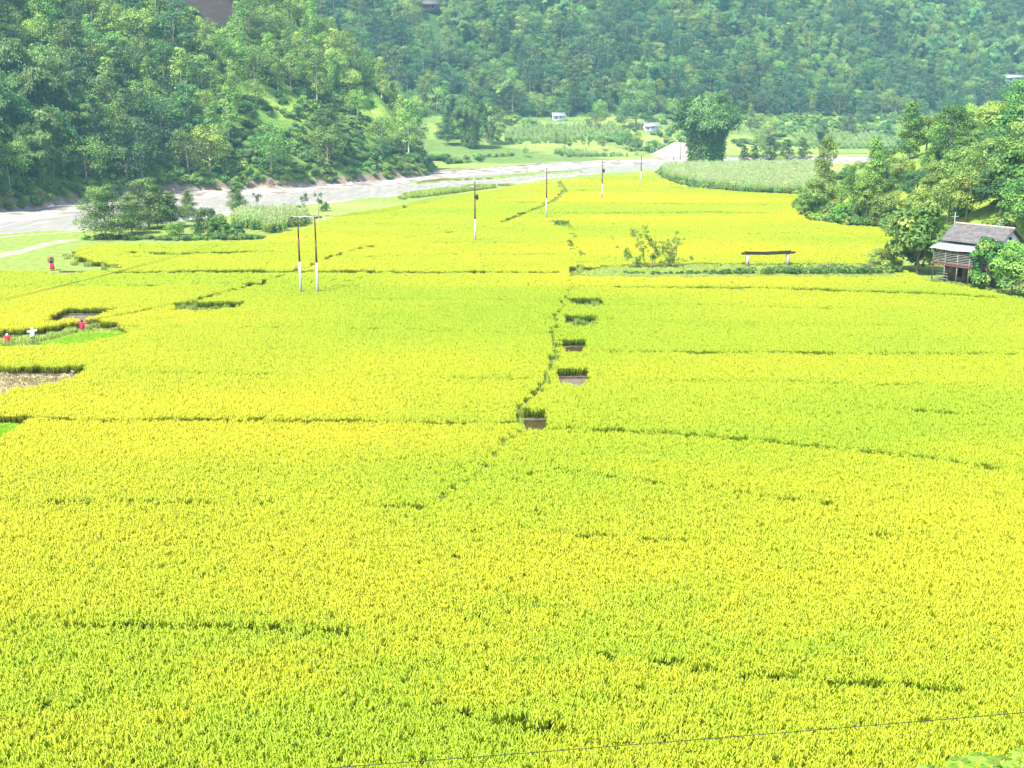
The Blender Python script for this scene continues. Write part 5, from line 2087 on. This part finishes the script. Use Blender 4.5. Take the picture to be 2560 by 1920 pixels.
ux, uy = 0.55, -0.835
nrm = math.hypot(ux, uy)
ux, uy = ux / nrm, uy / nrm
hang = math.atan2(uy, ux)          # local +x along the ridge; the front is local -y after mirroring, so build with y = -front
H0 = (52.0, 136.0)
e = empty('farmhouse', (H0[0], H0[1], 0.0), hang, 'two storey farmhouse with grey slate roof, tin veranda roof and railed balcony', 'house')
F = -1.0                            # front faces local -y
Lh = 7.3
# walls
mb = MB()
th = 0.35
yw = 1.9
# front wall with openings on the ground floor: piers and lintels
ops = [(1.9, 2.55, 0.55, 1.9), (3.3, 4.25, 0.0, 1.95), (4.7, 5.7, 0.0, 1.95)]
xs_ = 0.2
for (a_, b2, z0, z1) in ops:
    mb.box(((xs_ + a_) / 2, -yw + th / 2, 1.1), (a_ - xs_, th, 2.2))
    if z0 > 0:
        mb.box(((a_ + b2) / 2, -yw + th / 2, z0 / 2), (b2 - a_, th, z0))
    mb.box(((a_ + b2) / 2, -yw + th / 2, (z1 + 2.2) / 2), (b2 - a_, th, 2.2 - z1))
    xs_ = b2
mb.box(((xs_ + Lh - 0.2) / 2, -yw + th / 2, 1.1), (Lh - 0.2 - xs_, th, 2.2))
mb.box((Lh / 2, yw - th / 2, 2.3), (Lh - 0.4, th, 4.6))
mb.box((0.2 + th / 2, 0, 2.3), (th, 2 * yw - 2 * th - 0.01, 4.6))
mb.box((Lh - 0.2 - th / 2, 0, 1.1), (th, 2 * yw - 2 * th - 0.01, 2.2))
mb.box((Lh / 2, 0, -0.1), (Lh + 0.6, 4.6, 0.3))
wl = mb.build('wall', M['mudwall'], e)
wl['label'] = 'brown mud ground floor wall'
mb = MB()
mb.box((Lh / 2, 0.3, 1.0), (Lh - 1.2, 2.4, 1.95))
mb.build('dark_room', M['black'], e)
# upper storey
mb = MB()
mb.box((Lh / 2, -yw + 0.15, 3.42), (Lh - 0.42, 0.28, 2.4))
mb.build('upper_wall', M['plank'], e)
for (xx, ww) in ((1.3, 0.8), (3.6, 0.9), (5.6, 0.8)):
    mb = MB()
    mb.box((xx, -yw - 0.01, 3.3), (ww, 0.06, 1.3))
    wi = mb.build('window', M['black'], e)
    mb = MB()
    for dx in (-ww / 2 - 0.03, ww / 2 + 0.03):
        mb.box((xx + dx, -yw - 0.04, 3.3), (0.06, 0.08, 1.42))
    mb.box((xx, -yw - 0.04, 3.98), (ww, 0.08, 0.06))
    mb.build('window_frame', M['rail'], wi)
# gable (near end): white triangle with little dark opening
mb = MB()
gxp = Lh - 0.2
V = [(gxp, -yw, 2.2), (gxp, yw, 2.2), (gxp, yw, 4.75), (gxp, 0, 6.25), (gxp, -yw, 4.75),
     (gxp - 0.3, -yw, 2.2), (gxp - 0.3, yw, 2.2), (gxp - 0.3, yw, 4.75), (gxp - 0.3, 0, 6.25), (gxp - 0.3, -yw, 4.75)]
mb.add(V, [(0, 1, 2, 4), (5, 9, 7, 6), (0, 5, 6, 1), (1, 6, 7, 2), (2, 7, 8, 3), (3, 8, 9, 4), (4, 9, 5, 0)], [(4, 2, 3), (9, 8, 7)])
gw = mb.build('gable_wall', M['lime'], e)
mb = MB()
mb.box((gxp + 0.02, -0.25, 5.25), (0.08, 0.5, 0.55))
mb.build('gable_opening', M['black'], gw)
# roof slopes
mb = MB()
for sgn in (-1, 1):
    y0_, z0_, y1_, z1_ = 0.0, 6.52, sgn * 2.55, 4.72
    n_ = Vector((0, -(z1_ - z0_) * sgn * sgn, 0))
    nx_ = 24
    ny_ = 6
    base_ = []
    Vt, Qt = [], []
    for i in range(nx_ + 1):
        for j in range(ny_ + 1):
            f = j / ny_
            xj = -0.35 + (Lh + 0.55) * i / nx_
            zz = z0_ + (z1_ - z0_) * f + random.uniform(-0.02, 0.02) - (0.06 * math.sin(math.pi * i / nx_) * (1 - f))
            Vt.append((xj, y1_ * f, zz))
    top_n = len(Vt)
    Vt += [(a_, b2, c_ - 0.12) for a_, b2, c_ in Vt]
    for i in range(nx_):
        for j in range(ny_):
            q = (i * (ny_ + 1) + j, (i + 1) * (ny_ + 1) + j, (i + 1) * (ny_ + 1) + j + 1, i * (ny_ + 1) + j + 1)
            Qt.append(q if sgn < 0 else q[::-1])
            Qt.append(tuple(top_n + k for k in (q[::-1] if sgn < 0 else q)))
    for i in range(nx_):
        a_, b2 = i * (ny_ + 1) + ny_, (i + 1) * (ny_ + 1) + ny_
        Qt.append((a_, b2, top_n + b2, top_n + a_))
    for j in range(ny_):
        for i in (0, nx_):
            a_, b2 = i * (ny_ + 1) + j, i * (ny_ + 1) + j + 1
            Qt.append((a_, b2, top_n + b2, top_n + a_))
    mb.add(Vt, Qt)
rf = mb.build('roof', M['slate'], e)
mb = MB()
for i in range(22):
    mb.tube([(-0.35 + i * 0.355, 0, 6.53), (-0.35 + (i + 1) * 0.355 - 0.02, 0, 6.50)], [0.12, 0.10], 8)
mb.build('ridge_tiles', M['roof_cap'], rf)
# tin veranda roof
mb = MB()
n_ = 46
Vt, Qt = [], []
for i in range(n_ + 1):
    xx = -0.55 + (Lh + 0.4) * i / n_
    w_ = 0.025 * (1 if i % 2 else -1)
    Vt += [(xx, -2.0, 4.50 + w_), (xx, -4.15, 3.86 + w_ + 0.05 * math.sin(i * 0.25)), (xx, -4.15, 3.83 + w_ + 0.05 * math.sin(i * 0.25)), (xx, -2.0, 4.47 + w_)]
for i in range(n_):
    a_ = i * 4
    for k in range(4):
        Qt.append((a_ + k, a_ + 4 + k, a_ + 4 + (k + 1) % 4, a_ + (k + 1) % 4))
mb.add(Vt, Qt)
mb.build('veranda_roof', M['tin'], e)
# balcony
mb = MB()
mb.box((Lh / 2 - 0.1, -2.92, 2.25), (Lh + 0.2, 1.95, 0.10))
for i in range(16):
    mb.tube([(0.0 + i * 0.47, -1.95, 2.14), (0.0 + i * 0.47, -4.05, 2.14)], 0.05, 6)
mb.tube([(-0.3, -3.86, 2.02), (Lh + 0.1, -3.86, 2.02)], 0.07, 6)
mb.build('balcony_floor', M['plank'], e)
for i, px in enumerate((-0.05, 1.55, 3.15, 4.75, 6.3, 7.3)):
    mb = MB()
    mb.tube([(px, -3.8, -0.1), (px + random.uniform(-0.04, 0.04), -3.8, 2.0), (px, -3.82, 3.85)], [0.07, 0.06, 0.05], 7)
    mb.build('post', M['rail'] if i != 0 else M['plank'], e, True)
for k in range(7):
    z_ = 2.42 + k * 0.185
    mb = MB()
    mb.tube([(-0.1, -3.88, z_), (2.4, -3.90, z_ - 0.03 * random.random()), (4.9, -3.88, z_ + 0.03 * random.random()), (Lh, -3.88, z_)], 0.028, 5)
    mb.build('rail', M['rail'], e, True)
for k in range(5):
    z_ = 2.42 + k * 0.25
    mb = MB()
    mb.tube([(-0.1, -2.0, z_), (-0.1, -3.88, z_)], 0.026, 5)
    mb.build('rail', M['rail'], e, True)
# plank steps and firewood at the foot of the wall
mb = MB()
for k in range(4):
    mb.tube([(0.0, -3.0 - 0.1 * k, 0.3 + 0.35 * k), (1.6, -3.1 - 0.1 * k, 0.35 + 0.33 * k)], 0.05, 5)
mb.build('side_rails', M['rail'], e, True)
# aerial mast with cross piece beside the ridge
mb = MB()
mb.tube([(-0.2, -0.3, 4.6), (-0.2, -0.3, 7.75)], 0.035, 6)
mb.tube([(-0.8, -0.3, 7.2), (0.3, -0.3, 7.3)], 0.025, 6)
mb.build('roof_mast', M['whitepost'], e)
mb = MB()
lob = []
for k in range(40):
    px = random.uniform(-0.5, 8.0)
    lob.append(((H0[0] + ux * px + (-0.835) * random.uniform(3.9, 4.8), H0[1] + uy * px - 0.55 * random.uniform(3.9, 4.8), 0.12), (0.3, 0.3, 0.25), 45, random.uniform(0.2, 0.7)))
V, Q, T = lobes_to_leaves(lob, 0.18, r=rng)
tag(link('weeds', mesh_np('weeds', V, Q, None, [M['leaf_light']], tint=T)), 'low weeds along the foot of the farmhouse wall', 'weeds', kind='stuff')


# small far huts
def hut(u, v, wpx, hpx, roofmat, lab, ang_=0.1):
    x, y = far_plane(u, v)
    z = float(Z(x, y))
    s = float(project(x, y, z)[2])
    w_, h_ = wpx / s, hpx / s
    e = empty('hillside_hut', (x, y, z), ang_, lab, 'house')
    mb = MB()
    mb.box((0, 0, h_ * 0.32 - 0.5), (w_ * 0.86, w_ * 0.5, h_ * 0.64 + 1.0))
    wl = mb.build('wall', M['lime'] if roofmat == 'tin' else M['mudwall'], e)
    mb = MB()
    mb.box((-w_ * 0.2, -w_ * 0.25 - 0.02, h_ * 0.3), (w_ * 0.1, 0.06, h_ * 0.4))
    mb.build('door', M['plank'], e)
    mb = MB()
    mb.box((w_ * 0.15, -w_ * 0.25 - 0.02, h_ * 0.36), (w_ * 0.1, 0.06, h_ * 0.2))
    mb.build('window', M['black'], e)
    mb = MB()
    for sg in (-1, 1):
        V = [(-w_ / 2, 0, h_), (w_ / 2, 0, h_), (w_ / 2, sg * w_ * 0.36, h_ * 0.55), (-w_ / 2, sg * w_ * 0.36, h_ * 0.55)]
        V += [(a_, b2, c_ - 0.08) for a_, b2, c_ in V]
        mb.add(V, [(0, 1, 2, 3), (7, 6, 5, 4), (0, 4, 5, 1), (1, 5, 6, 2), (2, 6, 7, 3), (3, 7, 4, 0)])
    mb.build('roof', M[roofmat], e)


hut(1396, 300, 34, 18, 'tin', 'white roofed hut above the upper maize at the forest foot')
hut(1625, 330, 36, 20, 'tin', 'white roofed hut beside the big round valley tree')
hut(2530, 205, 52, 16, 'tin', 'long pale roofed hut on the far hillside above the knoll')
hut(1075, 28, 44, 26, 'slate', 'grey house among the trees near the top of the far hill')

# ------------------------------------------------------------------ scarecrows and the person with a load
M['red'] = simple('red_cloth', (0.62, 0.02, 0.05), 0.8, 0.2, 6.0)
M['white_cloth'] = simple('white_cloth', (0.78, 0.78, 0.78), 0.8, 0.05, 6.0)
M['dark_cloth'] = simple('dark_cloth', (0.03, 0.028, 0.03), 0.8, 0.2, 6.0)
M['skin'] = simple('skin', (0.30, 0.16, 0.10), 0.6, 0.1, 8.0)
M['hair'] = simple('hair', (0.012, 0.01, 0.01), 0.5, 0.2, 8.0)
M['straw_load'] = simple('straw_bundle', (0.30, 0.23, 0.07), 0.9, 0.5, 9.0)


def scarecrow(u, v, top_v, shirt, head, lab, tilt=0.0, span=1.1, legs=None):
    x, y = plane(u, v, 0)
    h = at_dist(u, top_v, y)[2]
    e = empty('scarecrow', (x, y, 0), 0, lab, 'scarecrow')
    mb = MB()
    mb.tube([(0, 0, -0.2), (0, 0, h * 0.9)], 0.03, 6)
    za = h * 0.74
    mb.tube([(-span / 2, 0, za - tilt * span / 2), (span / 2, 0, za + tilt * span / 2)], 0.025, 6)
    mb.build('stick_frame', M['log'], e)
    # shirt: flattened tapering tunic with sleeves
    mb = MB()
    mb.tube([(0, 0, h * 0.32), (0, 0, h * 0.45), (0, 0, h * 0.62), (0, 0, h * 0.76), (0, 0, h * 0.80)], [0.22, 0.20, 0.19, 0.17, 0.07], 10)
    for sg in (-1, 1):
        mb.tube([(sg * 0.10, 0, za), (sg * span * 0.30, 0, za + sg * tilt * span * 0.30), (sg * span * 0.44, 0, za + sg * tilt * span * 0.44 - 0.03)], [0.09, 0.075, 0.09], 8)
    mb.build('shirt', M[shirt], e, True)
    if legs:
        mb = MB()
        for sg in (-1, 1):
            mb.tube([(sg * 0.08, 0, h * 0.34), (sg * 0.10, 0, h * 0.06)], [0.09, 0.07], 8)
        for sg in (-1, 1):
            mb.tube([(sg * span * 0.42, 0, za - 0.02 + sg * tilt * span * 0.42), (sg * span * 0.56, 0, za - 0.06 + sg * tilt * span * 0.5)], [0.075, 0.05], 8)
        mb.build('trousers', M[legs], e, True)
    mb = MB()
    mb.ball((0, 0, h * 0.9), (0.10, 0.11, 0.125), 10, 8)
    mb.build('head', M[head], e, True)


scarecrow(207, 832, 799, 'red', 'hair', 'red shirted scarecrow with outstretched arms on the corner bund', 0.0, 1.25)
scarecrow(83, 852, 819, 'white_cloth', 'white_cloth', 'scarecrow in white shirt with dark sleeves ends and trousers', 0.15, 0.95, 'dark_cloth')
scarecrow(20, 862, 834, 'red', 'white_cloth', 'small red scarecrow with pale head beside the white shirted one', 0.25, 0.5, 'red')

x, y = plane(131, 677, 0)
e = empty('person', (x, y, 0), 0.2, 'person in red skirt bending under a large bundle of straw on the meadow edge', 'person')
verts = [(0, 0, 0.88), (0, -0.03, 1.08), (0, -0.10, 1.30), (0, -0.14, 1.40), (0, -0.20, 1.52), (0, -0.22, 1.63),
         (0.10, 0, 0.82), (0.12, -0.05, 0.47), (0.12, 0.02, 0.08), (0.12, -0.14, 0.03),
         (-0.10, 0, 0.82), (-0.12, 0.06, 0.47), (-0.12, 0.10, 0.08), (-0.12, -0.04, 0.03),
         (0.19, -0.10, 1.33), (0.27, -0.22, 1.12), (0.16, -0.30, 1.32), (0.12, -0.30, 1.42),
         (-0.19, -0.10, 1.33), (-0.27, -0.22, 1.12), (-0.16, -0.30, 1.32), (-0.12, -0.30, 1.42)]
edges = [(0, 1), (1, 2), (2, 3), (3, 4), (4, 5), (0, 6), (6, 7), (7, 8), (8, 9), (0, 10), (10, 11), (11, 12), (12, 13), (2, 14), (14, 15), (15, 16), (16, 17), (2, 18), (18, 19), (19, 20), (20, 21)]
radii = [0.15, 0.14, 0.15, 0.06, 0.095, 0.085, 0.095, 0.065, 0.045, 0.04, 0.095, 0.065, 0.045, 0.04, 0.06, 0.045, 0.032, 0.03, 0.06, 0.045, 0.032, 0.03]
me = bpy.data.meshes.new('body')
me.from_pydata(verts, edges, [])
me.materials.append(M['skin'])
bo = link('body', me, e)
sk = bo.modifiers.new('skin', 'SKIN')
for i, r0 in enumerate(radii):
    me.skin_vertices[0].data[i].radius = (r0, r0)
me.skin_vertices[0].data[0].use_root = True
ss_ = bo.modifiers.new('smooth', 'SUBSURF')
ss_.levels = ss_.render_levels = 1
mb = MB()
mb.tube([(0, 0.01, 0.98), (0, 0, 0.85), (0, 0.01, 0.5), (0, 0.02, 0.22)], [0.165, 0.21, 0.26, 0.31], 14)
mb.build('skirt', M['red'], e, True)
mb = MB()
mb.tube([(0, 0.0, 0.98), (0, -0.05, 1.15), (0, -0.10, 1.36), (0, -0.12, 1.40)], [0.17, 0.18, 0.19, 0.09], 12)
mb.build('blouse', M['dark_cloth'], e, True)
mb = MB()
mb.ball((0, -0.18, 1.60), (0.105, 0.12, 0.12), 10, 8)
mb.build('hair', M['hair'], e, True)
mbv, mbq = [], []
c0 = np.array([-0.12, 0.22, 1.35])
n = 900
d_ = rng.normal(size=(n, 3))
d_ /= np.linalg.norm(d_, axis=1, keepdims=True)
P_ = c0 + d_ * np.array([0.38, 0.30, 0.42]) * (0.6 + 0.5 * rng.random((n, 1)))
V, Q, T = leaf_quads(P_, d_ + rng.normal(size=(n, 3)) * 0.5, 0.24 * (0.6 + 0.8 * rng.random(n)), np.zeros(n), 0.2)
bund = mesh_np('straw_bundle', V, Q, None, [M['straw_load']])
tag(link('straw_bundle', bund, None, (x, y, 0), (0, 0, 0.2)), 'large brown straw bundle carried on the back of the person on the meadow', 'bundle')

# ------------------------------------------------------------------ haze: even air filling the valley
hz, nt, N, L = new_mat('valley_air')
o = N.new('ShaderNodeOutputMaterial')
pv = N.new('ShaderNodeVolumePrincipled')
pv.inputs['Color'].default_value = (0.36, 0.66, 1.0, 1)
pv.inputs['Density'].default_value = 0.00028
pv.inputs['Anisotropy'].default_value = 0.3
L.new(pv.outputs[0], o.inputs['Volume'])
mb = MB()
z_top = float(Vg[:, 2].max()) + 30
mb.box((-20, 410, (z_top - 5) / 2 - 0), (1120, 930, z_top + 5))
tag(mb.build('haze', hz), kind='stuff')
sc.cycles.volume_max_steps = 64
sc.cycles.max_bounces = 8
sc.cycles.volume_bounces = 1
sc.cycles.use_denoising = True
